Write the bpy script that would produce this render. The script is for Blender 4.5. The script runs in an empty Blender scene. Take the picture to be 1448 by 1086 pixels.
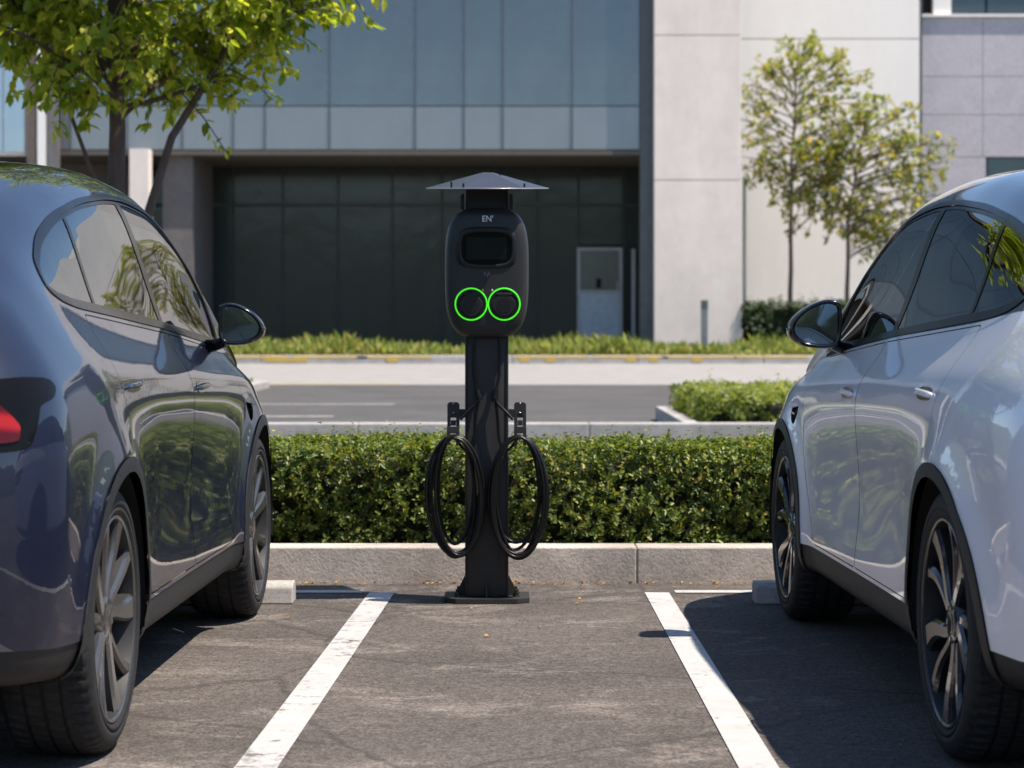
import bpy, bmesh, math, random
import numpy as np
from mathutils import Vector, Matrix, geometry

R = math.radians
rng = np.random.default_rng(7)
random.seed(7)
SC = bpy.context.scene
COL = SC.collection

# ------------------------------------------------------------------ camera, sky, sun, exposure
FPX = 3110.0            # focal length in photo pixels (photo is 1448 wide)
CAMZ = 1.18
cam_d = bpy.data.cameras.new("camera")
cam_d.sensor_width = 36.0
cam_d.lens = FPX / 1448.0 * 36.0
cam_d.shift_y = -83.0 / 1448.0
cam_d.clip_start = 0.05
cam_d.clip_end = 3000
cam_d.dof.use_dof = True
cam_d.dof.focus_distance = 7.8
cam_d.dof.aperture_fstop = 4.8
cam = bpy.data.objects.new("camera", cam_d)
cam.location = (0, 0, CAMZ)
cam.rotation_euler = (R(90), 0, 0)
COL.objects.link(cam)
SC.camera = cam

SUN = Vector((0.46, -0.175, 1.0)).normalized()
world = bpy.data.worlds.new("World")
SC.world = world
world.use_nodes = True
wnt = world.node_tree
bg = wnt.nodes["Background"]
sky = wnt.nodes.new("ShaderNodeTexSky")
sky.sky_type = 'NISHITA'
sky.sun_disc = False
sky.sun_elevation = math.asin(SUN.z)
sky.sun_rotation = math.atan2(SUN.x, SUN.y)
sky.air_density = 0.95
sky.dust_density = 0.25
sky.ozone_density = 2.2
wnt.links.new(sky.outputs[0], bg.inputs[0])
bg.inputs[1].default_value = 0.108

sun_d = bpy.data.lights.new("sun", 'SUN')
sun_d.energy = 4.4
sun_d.angle = R(0.5)
sun_d.color = (1.0, 0.91, 0.80)
sun = bpy.data.objects.new("sun", sun_d)
sun.rotation_euler = SUN.to_track_quat('Z', 'Y').to_euler()
sun.location = (20, -15, 40)
COL.objects.link(sun)

SC.view_settings.view_transform = 'Standard'
SC.view_settings.look = 'None'
SC.view_settings.exposure = 0.8
SC.view_settings.gamma = 1.0

# ------------------------------------------------------------------ object helpers
def tag(o, label=None, cat=None, group=None, kind=None):
    if label: o["label"] = label
    if cat: o["category"] = cat
    if group: o["group"] = group
    if kind: o["kind"] = kind
    return o

def empty(name, loc=(0, 0, 0), rz=0.0, parent=None):
    o = bpy.data.objects.new(name, None)
    o.empty_display_size = 0.1
    o.location = loc
    o.rotation_euler = (0, 0, rz)
    COL.objects.link(o)
    if parent: o.parent = parent
    return o

class MB:
    """collects faces into one mesh"""
    def __init__(s):
        s.v = []; s.f = []; s.sm = []; s.mi = []; s.cur = 0
    def add(s, verts, faces, smooth=False, xf=None):
        b = len(s.v)
        if xf is not None: verts = [xf @ Vector(p) for p in verts]
        s.v += [tuple(p) for p in verts]
        for f in faces:
            s.f.append(tuple(i + b for i in f)); s.sm.append(smooth); s.mi.append(s.cur)
        return s
    def box(s, x0, x1, y0, y1, z0, z1, bev=0.0, xf=None, seg=2, taper=None):
        bm = bmesh.new()
        vs = []
        for z in (z0, z1):
            for (x, y) in ((x0, y0), (x1, y0), (x1, y1), (x0, y1)):
                if taper and z == z1:
                    cx, cy = (x0 + x1) / 2, (y0 + y1) / 2
                    x = cx + (x - cx) * taper[0]; y = cy + (y - cy) * taper[1]
                vs.append(bm.verts.new((x, y, z)))
        for f in ((0, 3, 2, 1), (4, 5, 6, 7), (0, 1, 5, 4), (1, 2, 6, 5), (2, 3, 7, 6), (3, 0, 4, 7)):
            bm.faces.new([vs[i] for i in f])
        if bev > 0:
            bmesh.ops.bevel(bm, geom=bm.edges[:], offset=bev, segments=seg, profile=0.5, affect='EDGES')
        bm.verts.index_update()
        s.add([v.co.copy() for v in bm.verts], [[v.index for v in f.verts] for f in bm.faces], bev > 0 and seg > 2, xf)
        bm.free()
        return s
    def prism(s, pts, d0, d1, axis='y', bev=0.0, xf=None):
        """polygon pts (a,b) extruded along axis; axis y: (x,z), axis x: (y,z), axis z: (x,y)"""
        n = len(pts)
        def P(a, b, d):
            return (a, d, b) if axis == 'y' else ((d, a, b) if axis == 'x' else (a, b, d))
        bm = bmesh.new()
        v0 = [bm.verts.new(P(a, b, d0)) for a, b in pts]
        v1 = [bm.verts.new(P(a, b, d1)) for a, b in pts]
        bm.faces.new(v0); bm.faces.new(v1[::-1])
        for i in range(n):
            bm.faces.new((v0[i], v1[i], v1[(i + 1) % n], v0[(i + 1) % n]))
        bmesh.ops.recalc_face_normals(bm, faces=bm.faces[:])
        if bev > 0:
            es = [e for e in bm.edges if abs(e.calc_face_angle(0)) > 0.5]
            bmesh.ops.bevel(bm, geom=es, offset=bev, segments=2, profile=0.5, affect='EDGES')
        bm.verts.index_update()
        s.add([v.co.copy() for v in bm.verts], [[v.index for v in f.verts] for f in bm.faces], False, xf)
        bm.free()
        return s
    def lathe(s, prof, n=48, axis='x', smooth=True, xf=None, mod=None):
        """prof: list of (d along axis, radius)"""
        vs = []; fs = []
        m = len(prof)
        for j in range(n):
            a = 2 * math.pi * j / n
            for k, (d, r) in enumerate(prof):
                rr = r if mod is None else mod(j, k, r)
                c, q = rr * math.cos(a), rr * math.sin(a)
                vs.append((d, c, q) if axis == 'x' else ((c, d, q) if axis == 'y' else (c, q, d)))
        for j in range(n):
            j2 = (j + 1) % n
            for k in range(m - 1):
                f = (j * m + k, j2 * m + k, j2 * m + k + 1, j * m + k + 1)
                fs.append(f if axis != 'y' else f[::-1])
        return s.add(vs, fs, smooth, xf)
    def tube(s, path, rad, n=8, closed=False, cap=True, xf=None):
        P = [Vector(p) for p in path]
        m = len(P)
        rr = rad if hasattr(rad, '__len__') else [rad] * m
        vs = []; fs = []
        up = None
        for i in range(m):
            if closed: t = P[(i + 1) % m] - P[i - 1]
            else: t = P[min(i + 1, m - 1)] - P[max(i - 1, 0)]
            t.normalize()
            if up is None:
                up = Vector((0, 0, 1)) if abs(t.z) < 0.9 else Vector((1, 0, 0))
            a = (up - t * up.dot(t))
            if a.length < 1e-6: a = t.orthogonal()
            a.normalize(); b = t.cross(a); up = a
            for k in range(n):
                q = 2 * math.pi * k / n
                vs.append(P[i] + (a * math.cos(q) + b * math.sin(q)) * rr[i])
        last = m if closed else m - 1
        for i in range(last):
            i2 = (i + 1) % m
            for k in range(n):
                k2 = (k + 1) % n
                fs.append((i * n + k, i * n + k2, i2 * n + k2, i2 * n + k))
        s.add(vs, fs, True, xf)
        if cap and not closed:
            s.add(vs[:n], [tuple(range(n))[::-1]], False, xf)
            s.add(vs[-n:], [tuple(range(n))], False, xf)
        return s
    def loft(s, rings, smooth=True, cap0=True, cap1=True, xf=None):
        n = len(rings[0]); vs = [p for r in rings for p in r]; fs = []
        for i in range(len(rings) - 1):
            for k in range(n):
                k2 = (k + 1) % n
                fs.append((i * n + k, i * n + k2, (i + 1) * n + k2, (i + 1) * n + k))
        s.add(vs, fs, smooth, xf)
        if cap0: s.add(rings[0], [tuple(range(n))[::-1]], False, xf)
        if cap1: s.add(rings[-1], [tuple(range(n))], False, xf)
        return s
    def build(s, name, mat, parent=None, normals=None, loc=None, recalc=False):
        me = bpy.data.meshes.new(name)
        me.from_pydata(s.v, [], s.f)
        me.polygons.foreach_set("use_smooth", s.sm)
        mats = mat if isinstance(mat, (list, tuple)) else [mat]
        for m in mats: me.materials.append(m)
        if len(mats) > 1: me.polygons.foreach_set("material_index", s.mi)
        if recalc:
            bm = bmesh.new(); bm.from_mesh(me)
            bmesh.ops.remove_doubles(bm, verts=bm.verts[:], dist=1e-5)
            bmesh.ops.recalc_face_normals(bm, faces=bm.faces[:]); bm.to_mesh(me); bm.free()
        me.update()
        if normals is not None: me.normals_split_custom_set_from_vertices(normals)
        o = bpy.data.objects.new(name, me)
        COL.objects.link(o)
        if parent: o.parent = parent
        if loc: o.location = loc
        return o

def np_mesh(name, V, F, mat, parent=None, smooth=False):
    """V (n,3), F (m,k) all faces same size"""
    me = bpy.data.meshes.new(name)
    n, m, k = len(V), len(F), F.shape[1]
    me.vertices.add(n); me.vertices.foreach_set("co", V.astype(np.float32).ravel())
    me.loops.add(m * k); me.loops.foreach_set("vertex_index", F.astype(np.int32).ravel())
    me.polygons.add(m)
    me.polygons.foreach_set("loop_start", np.arange(0, m * k, k, dtype=np.int32))
    if smooth: me.polygons.foreach_set("use_smooth", np.ones(m, dtype=bool))
    me.materials.append(mat)
    me.update(calc_edges=True)
    o = bpy.data.objects.new(name, me)
    COL.objects.link(o)
    if parent: o.parent = parent
    return o

def norm(a): return a / np.maximum(np.linalg.norm(a, axis=-1, keepdims=True), 1e-9)

def leaves(name, P, D, N, L, Wd, mat, parent=None, fold=0.3, curl=0.12):
    """folded six-point leaves: base P, direction D, face normal N, length L, half width Wd"""
    D = norm(D); S = norm(np.cross(D, N)); N = norm(np.cross(S, D))
    L = L[:, None]; Wd = Wd[:, None]
    b = P
    l1 = P + D * L * .32 + S * Wd * .85 + N * Wd * fold
    l2 = P + D * L * .68 + S * Wd * .75 + N * (Wd * fold - L * curl * .4)
    t = P + D * L - N * L * curl
    r2 = P + D * L * .68 - S * Wd * .75 + N * (Wd * fold - L * curl * .4)
    r1 = P + D * L * .32 - S * Wd * .85 + N * Wd * fold
    V = np.stack([b, l1, l2, t, r2, r1], 1).reshape(-1, 3)
    i = np.arange(len(P))[:, None] * 6
    F = np.concatenate([i + np.array([[0, 1, 2, 3]]), i + np.array([[0, 3, 4, 5]])], 0)
    return np_mesh(name, V, F, mat, parent)

def sup(w, h, n=4.0, k=48, cx=0, cz=0):
    out = []
    for i in range(k):
        a = 2 * math.pi * i / k
        c, s_ = math.cos(a), math.sin(a)
        out.append((cx + w * math.copysign(abs(c) ** (2 / n), c), cz + h * math.copysign(abs(s_) ** (2 / n), s_)))
    return out

# ------------------------------------------------------------------ materials
def mat_new(name):
    m = bpy.data.materials.new(name); m.use_nodes = True
    nt = m.node_tree
    return m, nt, nt.nodes["Principled BSDF"]

def nd(nt, typ, inp=None, **attrs):
    n = nt.nodes.new(typ)
    for k, v in attrs.items(): setattr(n, k, v)
    for k, v in (inp or {}).items():
        if hasattr(v, 'is_linked') or hasattr(v, 'links'): nt.links.new(v, n.inputs[k])
        else: n.inputs[k].default_value = v
    return n

def ramp(nt, fac, stops):
    r = nt.nodes.new("ShaderNodeValToRGB")
    el = r.color_ramp.elements
    while len(el) < len(stops): el.new(0.5)
    for e, (p, c) in zip(el, stops):
        e.position = p; e.color = (*c, 1) if len(c) == 3 else c
    nt.links.new(fac, r.inputs[0])
    return r.outputs[0]

def mixc(nt, f, a, b, mode='MIX'):
    n = nt.nodes.new("ShaderNodeMix"); n.data_type = 'RGBA'; n.blend_type = mode
    for idx, v in ((0, f), (6, a), (7, b)):
        if hasattr(v, 'links'): nt.links.new(v, n.inputs[idx])
        else:
            n.inputs[idx].default_value = (*v, 1) if (idx and len(v) == 3) else v
    return n.outputs[2]

def objco(nt, scale=None):
    tc = nt.nodes.new("ShaderNodeTexCoord")
    if scale is None: return tc.outputs["Object"]
    mp = nd(nt, "ShaderNodeMapping", {0: tc.outputs["Object"]})
    mp.inputs[3].default_value = scale
    return mp.outputs[0]

def noise(nt, co, scale, detail=4, rough=.6, dist=0.0):
    return nd(nt, "ShaderNodeTexNoise", {"Vector": co, "Scale": scale, "Detail": detail, "Roughness": rough, "Distortion": dist}).outputs[0]

def bump(nt, b, h, strength=.3, dist=.01):
    n = nd(nt, "ShaderNodeBump", {"Height": h, "Strength": strength, "Distance": dist})
    nt.links.new(n.outputs[0], b.inputs["Normal"])

def M_plain(name, c, rough=.5, metal=0.0, var=.12, vscale=6.0, bmp=0.0, coat=0.0, spec=.5, bscale=180.):
    m, nt, b = mat_new(name)
    co = objco(nt)
    n = noise(nt, co, vscale, 5)
    c0 = tuple(x * (1 - var) for x in c); c1 = tuple(min(1, x * (1 + var)) for x in c)
    nt.links.new(ramp(nt, n, [(.3, c0), (.7, c1)]), b.inputs["Base Color"])
    b.inputs["Roughness"].default_value = rough
    b.inputs["Metallic"].default_value = metal
    b.inputs["Coat Weight"].default_value = coat
    b.inputs["Coat Roughness"].default_value = .03
    b.inputs["Specular IOR Level"].default_value = spec
    rn = nd(nt, "ShaderNodeMapRange", {0: noise(nt, co, vscale * 4, 3), 3: max(0, rough - .06), 4: min(1, rough + .06)})
    nt.links.new(rn.outputs[0], b.inputs["Roughness"])
    if bmp: bump(nt, b, noise(nt, co, bscale, 3), bmp, .004)
    return m

def M_asphalt(name, c_lo, c_hi, tint):
    m, nt, b = mat_new(name)
    co = objco(nt)
    big = noise(nt, co, .55, 5, .6, .4)
    base = ramp(nt, big, [(.3, c_lo), (.72, c_hi)])
    # scuffed pale worn streaks running across
    st = noise(nt, objco(nt, (1.0, 1.7, 1)), 1.35, 12, .80, .5)
    stm = ramp(nt, st, [(.52, (0, 0, 0)), (.72, (1, 1, 1))])
    base = mixc(nt, nd(nt, "ShaderNodeMath", {0: stm, 1: .85}, operation='MULTIPLY').outputs[0], base, tint)
    # fine aggregate
    vo = nd(nt, "ShaderNodeTexVoronoi", {"Vector": co, "Scale": 115.})
    ag = ramp(nt, vo.outputs["Color"], [(.2, (.55, .54, .53)), (.8, (1.25, 1.22, 1.2))])
    base = mixc(nt, .8, base, ag, 'MULTIPLY')
    fine = noise(nt, co, 28, 6, .7)
    base = mixc(nt, .75, base, ramp(nt, fine, [(.3, (.6, .6, .6)), (.7, (1.35, 1.33, 1.3))]), 'MULTIPLY')
    # pale chippings
    sp = nd(nt, "ShaderNodeTexVoronoi", {"Vector": co, "Scale": 46.})
    spm = ramp(nt, sp.outputs["Distance"], [(.07, (1, 1, 1)), (.13, (0, 0, 0))])
    base = mixc(nt, nd(nt, "ShaderNodeMath", {0: spm, 1: .55}, operation='MULTIPLY').outputs[0], base, (.22, .2, .18))
    # hairline cracks and a few tyre-darkened bands
    ck = nd(nt, "ShaderNodeTexVoronoi", {"Vector": nd(nt, "ShaderNodeMix", {0: .16, 4: co, 5: nd(nt, "ShaderNodeTexNoise", {"Vector": co, "Scale": 2.6, "Detail": 6.}).outputs[1]}, data_type='VECTOR').outputs[1], "Scale": .62}, feature='DISTANCE_TO_EDGE')
    ckm = ramp(nt, ck.outputs["Distance"], [(.002, (1, 1, 1)), (.006, (0, 0, 0))])
    base = mixc(nt, nd(nt, "ShaderNodeMath", {0: ckm, 1: .55}, operation='MULTIPLY').outputs[0], base, (.035, .03, .027))
    # dark oil spots
    oi = ramp(nt, noise(nt, co, 1.3, 3, .5), [(.66, (0, 0, 0)), (.76, (1, 1, 1))])
    base = mixc(nt, nd(nt, "ShaderNodeMath", {0: oi, 1: .35}, operation='MULTIPLY').outputs[0], base, (.03, .028, .027))
    nt.links.new(base, b.inputs["Base Color"])
    b.inputs["Roughness"].default_value = .88
    b.inputs["Specular IOR Level"].default_value = .3
    h = nd(nt, "ShaderNodeMath", {0: vo.outputs["Distance"], 1: nd(nt, "ShaderNodeMath", {0: fine, 1: 1.2}, operation='MULTIPLY').outputs[0]}, operation='ADD').outputs[0]
    bump(nt, b, h, .55, .006)
    return m

def M_concrete(name, c, stain=.35, rough=.85, bs=.25, streak=False, dirt=.6):
    m, nt, b = mat_new(name)
    co = objco(nt)
    n1 = noise(nt, co, 1.7, 8, .68, .6)
    n2 = noise(nt, objco(nt, (1, 1, .22)) if streak else co, 9 if not streak else 1.2, 8, .7)
    lo = tuple(x * (1 - stain) for x in c); hi = tuple(min(.95, x * (1 + stain * .5)) for x in c)
    base = ramp(nt, n1, [(.28, lo), (.68, hi)])
    base = mixc(nt, dirt, base, ramp(nt, n2, [(.3, (.72, .71, .69)), (.65, (1.12, 1.11, 1.1))]), 'MULTIPLY')
    sp = noise(nt, co, 75, 3, .7)
    base = mixc(nt, dirt, base, ramp(nt, sp, [(.33, (.55, .54, .52)), (.5, (1.03, 1.03, 1.03))]), 'MULTIPLY')
    nt.links.new(base, b.inputs["Base Color"])
    b.inputs["Roughness"].default_value = rough
    bump(nt, b, mixc(nt, .5, sp, n2), bs, .008)
    return m

def M_linepaint(name, c, under):
    m, nt, b = mat_new(name)
    co = objco(nt)
    w = noise(nt, co, 16, 9, .78)
    w2 = noise(nt, co, 2.3, 3, .6)
    s_ = nd(nt, "ShaderNodeMath", {0: w, 1: nd(nt, "ShaderNodeMath", {0: w2, 1: .45}, operation='MULTIPLY').outputs[0]}, operation='ADD').outputs[0]
    msk = ramp(nt, s_, [(.77, (0, 0, 0)), (.90, (1, 1, 1))])
    tone = ramp(nt, noise(nt, co, 5, 6, .7), [(.3, tuple(x * .82 for x in c)), (.65, c)])
    nt.links.new(mixc(nt, msk, tone, under), b.inputs["Base Color"])
    b.inputs["Roughness"].default_value = .7
    bump(nt, b, noise(nt, co, 120, 3), .3, .003)
    return m

def M_leaf(name, stops, rough=.42, trans=.35, spec=.4):
    m, nt, b = mat_new(name)
    g = nt.nodes.new("ShaderNodeNewGeometry")
    c = ramp(nt, g.outputs["Random Per Island"], stops)
    co = objco(nt)
    c = mixc(nt, .5, c, ramp(nt, noise(nt, co, 1.9, 3), [(.3, (.7, .75, .7)), (.7, (1.25, 1.2, 1.1))]), 'MULTIPLY')
    nt.links.new(c, b.inputs["Base Color"])
    b.inputs["Roughness"].default_value = rough
    b.inputs["Specular IOR Level"].default_value = spec
    tr = nt.nodes.new("ShaderNodeBsdfTranslucent")
    tc = mixc(nt, 1.0, c, (1.5, 1.45, .6), 'MULTIPLY')
    nt.links.new(tc, tr.inputs[0])
    mx = nt.nodes.new("ShaderNodeMixShader"); mx.inputs[0].default_value = trans
    nt.links.new(b.outputs[0], mx.inputs[1]); nt.links.new(tr.outputs[0], mx.inputs[2])
    nt.links.new(mx.outputs[0], nt.nodes["Material Output"].inputs[0])
    return m

def M_bark(name, c):
    m, nt, b = mat_new(name)
    n = noise(nt, objco(nt, (9, 9, 2)), 3, 8, .7)
    nt.links.new(ramp(nt, n, [(.3, tuple(x * .5 for x in c)), (.7, c)]), b.inputs["Base Color"])
    b.inputs["Roughness"].default_value = .9
    bump(nt, b, n, .6, .02)
    return m

def M_paint(name, c, metal=.55, rough=.32):
    m, nt, b = mat_new(name)
    co = objco(nt)
    fl = noise(nt, co, 900, 2)
    cc = ramp(nt, fl, [(.35, tuple(x * .86 for x in c)), (.65, tuple(min(1, x * 1.14) for x in c))])
    dust = ramp(nt, noise(nt, co, 3.0, 6, .7), [(.5, (0, 0, 0)), (.85, (1, 1, 1))])
    nt.links.new(cc, b.inputs["Base Color"])
    b.inputs["Metallic"].default_value = metal
    rr = nd(nt, "ShaderNodeMapRange", {0: dust, 3: rough, 4: rough + .12})
    nt.links.new(rr.outputs[0], b.inputs["Roughness"])
    b.inputs["Specular IOR Level"].default_value = .25
    b.inputs["Coat Weight"].default_value = 1.0
    b.inputs["Coat IOR"].default_value = 1.52
    cr = nd(nt, "ShaderNodeMapRange", {0: dust, 3: .012, 4: .05})
    nt.links.new(cr.outputs[0], b.inputs["Coat Roughness"])
    # faint orange peel of the clear coat
    op = nd(nt, "ShaderNodeBump", {"Height": noise(nt, co, 42, 2, .5), "Strength": .045, "Distance": .002})
    nt.links.new(op.outputs[0], b.inputs["Coat Normal"])
    return m

def M_autoglass(name, tint=(.30, .34, .35), boost=0.0):
    m, nt, b = mat_new(name)
    nt.nodes.remove(b)
    lw = nt.nodes.new("ShaderNodeFresnel"); lw.inputs[0].default_value = 1.62
    fac = nd(nt, "ShaderNodeMath", {0: lw.outputs[0], 1: boost}, operation='ADD').outputs[0]
    tr = nt.nodes.new("ShaderNodeBsdfTransparent"); tr.inputs[0].default_value = (*tint, 1)
    gl = nt.nodes.new("ShaderNodeBsdfGlossy"); gl.inputs["Roughness"].default_value = .004
    gl.inputs[0].default_value = (.95, .97, 1, 1)
    sm = ramp(nt, noise(nt, objco(nt), 5, 5, .7), [(.35, (.88, .9, .92)), (.7, (1, 1, 1))])
    nt.links.new(sm, gl.inputs[0])
    mx = nt.nodes.new("ShaderNodeMixShader")
    nt.links.new(fac, mx.inputs[0]); nt.links.new(tr.outputs[0], mx.inputs[1]); nt.links.new(gl.outputs[0], mx.inputs[2])
    nt.links.new(mx.outputs[0], nt.nodes["Material Output"].inputs[0])
    return m

def M_emit(name, c, s):
    m, nt, b = mat_new(name)
    b.inputs["Base Color"].default_value = (*[x * .3 for x in c], 1)
    b.inputs["Emission Color"].default_value = (*c, 1)
    n = nd(nt, "ShaderNodeMapRange", {0: noise(nt, objco(nt), 30, 2), 3: s * .9, 4: s * 1.1})
    nt.links.new(n.outputs[0], b.inputs["Emission Strength"])
    return m

MAT = {}
MAT['asphalt'] = M_asphalt('asphalt', (.070, .0615, .056), (.150, .131, .118), (.33, .29, .26))
MAT['asphalt_far'] = M_asphalt('asphalt_far', (.085, .083, .084), (.12, .117, .116), (.16, .155, .15))
MAT['road'] = M_concrete('road_concrete', (.325, .31, .298), .14)
MAT['kerb'] = M_concrete('kerb_concrete', (.56, .49, .43), .42, bs=.6)
MAT['kerb_far'] = M_concrete('kerb_far', (.44, .42, .40), .25)
MAT['stop'] = M_concrete('wheel_stop_paint', (.44, .415, .385), .35)
MAT['line'] = M_linepaint('line_paint', (.50, .485, .465), (.14, .125, .11))
MAT['yline'] = M_linepaint('yellow_paint', (.62, .42, .08), (.4, .38, .33))
MAT['soil'] = M_plain('soil', (.09, .065, .045), .95, var=.4, vscale=9, bmp=.6, bscale=40)

def px(x, Y): return (x - 724.0) * Y / FPX
def pz(y, Y): return CAMZ + (460.0 - y) * Y / FPX
def gy(y, z=0.0): return (CAMZ - z) * FPX / (y - 460.0)

# ------------------------------------------------------------------ ground, kerbs, markings
def struct(o): o["kind"] = 'structure'; return o

def sheet(name, xs, ys, zf, mat):
    V = [(x, y, zf(x, y)) for y in ys for x in xs]
    nx = len(xs); F = []
    for j in range(len(ys) - 1):
        for i in range(nx - 1):
            a = j * nx + i
            F.append((a, a + 1, a + nx + 1, a + nx))
    m = MB(); m.add(V, F); return struct(m.build(name, mat))

def gz(y): return 0.0 if y < 43 else (0.19 * (y - 43) / 13 if y < 56 else .19)
sheet('ground', [-600, -60, -8, 8, 60, 600], [-500, -12, 43, 56, 130, 900], lambda x, y: gz(y), MAT['asphalt'])
sheet('parking_lot', [-60, 60], [23.1, 43.2], lambda x, y: gz(y) + .004, MAT['asphalt_far'])
sheet('road', [-90, 90], [43.1, 43.2, 56.0], lambda x, y: gz(y) + .012, MAT['road'])

def kerb(name, x0, x1, y0, y1, z0, z1, mat, bev=.012, joint=1.55, off=0.0):
    m = MB()
    x = x0 - off
    while x < x1 - .01:
        e = min(x + joint, x1)
        m.box(max(x, x0) + .0008, e - .0008, y0, y1, z0, z1, bev)
        x = e
    return struct(m.build(name, mat))
kerb('kerb', -7, 7, 10.05, 10.23, -.05, .167, MAT['kerb'], .008, 2.56, .11)
kerb('planter_kerb', -7, 7, 11.35, 11.5, -.05, .155, MAT['kerb'], .012, 1.5)
sheet('planter_soil', [-7, 7], [10.22, 11.36], lambda x, y: .13, MAT['soil'])
kerb('lot_kerb', -40, 40, 22.8, 23.05, -.05, .165, MAT['kerb_far'], .015, 2.4)
kerb('road_kerb', -80, 80, 56.0, 56.5, .1, .41, MAT['kerb_far'], .03, 3.2)
yk = MB()
for i in range(-16, 12):
    x = i * 1.9 + random.uniform(-.2, .2)
    if i in (-1, 8): continue
    yk.box(x, x + 1.82, 56.04, 56.47, .41, .414)
    yk.box(x, x + 1.89, 55.995, 55.999, .335, .388)
for (a, b) in ((2.9, 3.15), (3.5, 3.7), (4.6, 4.85), (-3.2, -2.9), (-1.1, -.9), (.2, .45), (.85, 1.1), (-6.3, -5.2)):
    yk.box(a, b, 55.992, 55.9945, .25, .35)
struct(yk.build('yellow_kerb_paint', MAT['yline']))
yl = MB(); yl.box(-8.0, -2.2, 43.5, 43.72, .02, .027); struct(yl.build('yellow_road_line', MAT['yline']))
sheet('verge', [-90, 90], [56.45, 66.5], lambda x, y: .39, MAT['soil'])

def quadline(name, pts, z=.004, mat=None):
    m = MB(); m.add([(x, y, z) for x, y in pts], [(0, 1, 2, 3)]); return struct(m.build(name, mat or MAT['line']))
def gp(x, y): Y = gy(y); return (px(x, Y), Y)
def parkline(a0, a1, b0, b1):
    # far-left, far-right, near-left, near-right ground points, continued towards the camera
    ex = lambda p, q: (p[0] + (q[0] - p[0]) * 1.5, p[1] + (q[1] - p[1]) * 1.5)
    quadline('parking_line', [ex(a0, b0), ex(a1, b1), a1, a0])
parkline(gp(522, 839), gp(558, 838.6), gp(332, 1086), gp(393, 1086))
parkline(gp(911.5, 838.6), gp(946, 839), gp(1044, 1086), gp(1101, 1086))
quadline('bay_end_line', [(-3.6, 9.68), (-.66, 9.68), (-.66, 9.77), (-3.6, 9.77)], .0038)
quadline('bay_end_line', [(.72, 9.68), (3.6, 9.68), (3.6, 9.77), (.72, 9.77)], .0038)
for (x0, x1, y) in ((-6.2, -1.75, 32.6), (-5.2, -2.3, 28.2)):
    quadline('parking_line', [(x0, y), (x1, y), (x1, y + .22), (x0, y + .22)], .009)

def horizon_screen():  # unseen dark ring added to keep the bright horizon out of reflections
    V, F = [], []
    n = 160
    for j, (r, f) in enumerate(((0, 0), (10, .45), (22, .85), (40, 1.0), (75, .9), (140, .5))):
        for i in range(n):
            a = 2 * math.pi * i / n
            rad = 95 + 25 * math.cos(a - math.pi / 2) + 8 * math.sin(a * 3 + 1) + r
            hgt = (13 + 2.5 * math.sin(a * 7) + 1.6 * math.sin(a * 17 + 2) + 1.2 * math.sin(a * 31)) * f
            V.append((rad * math.cos(a), 25 + rad * math.sin(a), -.3 + hgt + (0 if j in (0,) else .5 * math.sin(i * 2.7 + j))))
    for j in range(5):
        for i in range(n):
            F.append((j * n + i, j * n + (i + 1) % n, (j + 1) * n + (i + 1) % n, (j + 1) * n + i))
    m = MB(); m.add(V, F, True)
    return struct(m.build('horizon_screen', M_plain('horizon_screen_dark', (.05, .065, .03), .95, var=.5, vscale=.5)))
horizon_screen()

# kerbed islands in the far lot
def island(x0, x1, y0, y1, kz=.17, kw=.16):
    m = MB()
    m.box(x0 - kw, x0, y0 - .02, y1 + kw, -.03, kz, .015)
    m.box(x0 + .003, x1, y1, y1 + kw, -.03, kz - .002, .015)
    struct(m.build('island_kerb', MAT['stop']))
    sheet('island_soil', [x0, x1], [y0, y1], lambda x, y: kz - .05, MAT['soil'])
island(1.95, 9.5, 23.05, 27.3)
m = MB()
m.box(-14, -4.72, 40.6, 40.8, 0, .16, .02); m.box(-4.72, -4.5, 35.5, 40.8, 0, .158, .02)
struct(m.build('island_kerb', MAT['stop']))
sheet('island_soil', [-14, -4.72], [35.5, 40.6], lambda x, y: .11, MAT['soil'])

# wheel stops
def wheel_stop(x0, x1, label):
    m = MB()
    y0 = 9.30
    pts = [(y0, 0), (y0 + .008, .070), (y0 + .03, .089), (y0 + .12, .089), (y0 + .142, .070), (y0 + .15, 0)]
    m.prism(pts, x0, x1, 'x', .006)
    o = m.build('wheel_stop', MAT['stop'])
    for x in (x0 + .3, x1 - .3):
        b = MB(); b.lathe([(.0885, .0), (.0925, .012), (.0925, .0)], 12, 'z', xf=Matrix.Translation((x, y0 + .075, 0)))
        b.build('bolt', MATS['steel'], o)
    tag(o, label, 'wheel stop', 'wheel stops at the head of the bays')
def mk_stops():
    wheel_stop(-2.85, -.928, 'pale concrete wheel stop in front of the dark grey car, in sunlight')
    wheel_stop(1.03, 2.95, 'concrete wheel stop shaded by the silver car, at its front tyre')

MATS = {}
MATS['steel'] = M_plain('steel', (.45, .45, .45), .35, 1.0)
mk_stops()

# fallen leaves along the kerb
lm = M_leaf('litter_leaf', [(0, (.35, .16, .02)), (.5, (.5, .28, .04)), (1, (.22, .12, .03))], .7, .1)
n = 130
P = np.stack([rng.uniform(-1.3, 1.25, n), 10.05 - np.abs(rng.normal(0, .05, n)), rng.uniform(.006, .014, n)], 1)
P[:22, 1] = rng.uniform(8.0, 10.0, 22)
a = rng.uniform(0, 6.28, n)
D = np.stack([np.cos(a), np.sin(a), rng.normal(0, .12, n)], 1)
Nn = np.tile([[0, 0, 1.]], (n, 1)) + rng.normal(0, .25, (n, 3))
o = leaves('fallen_leaves', P, D, Nn, rng.uniform(.012, .026, n), rng.uniform(.004, .008, n), lm)
tag(o, 'scatter of small yellow fallen leaves along the foot of the kerb', 'fallen leaves', kind='stuff')

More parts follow.
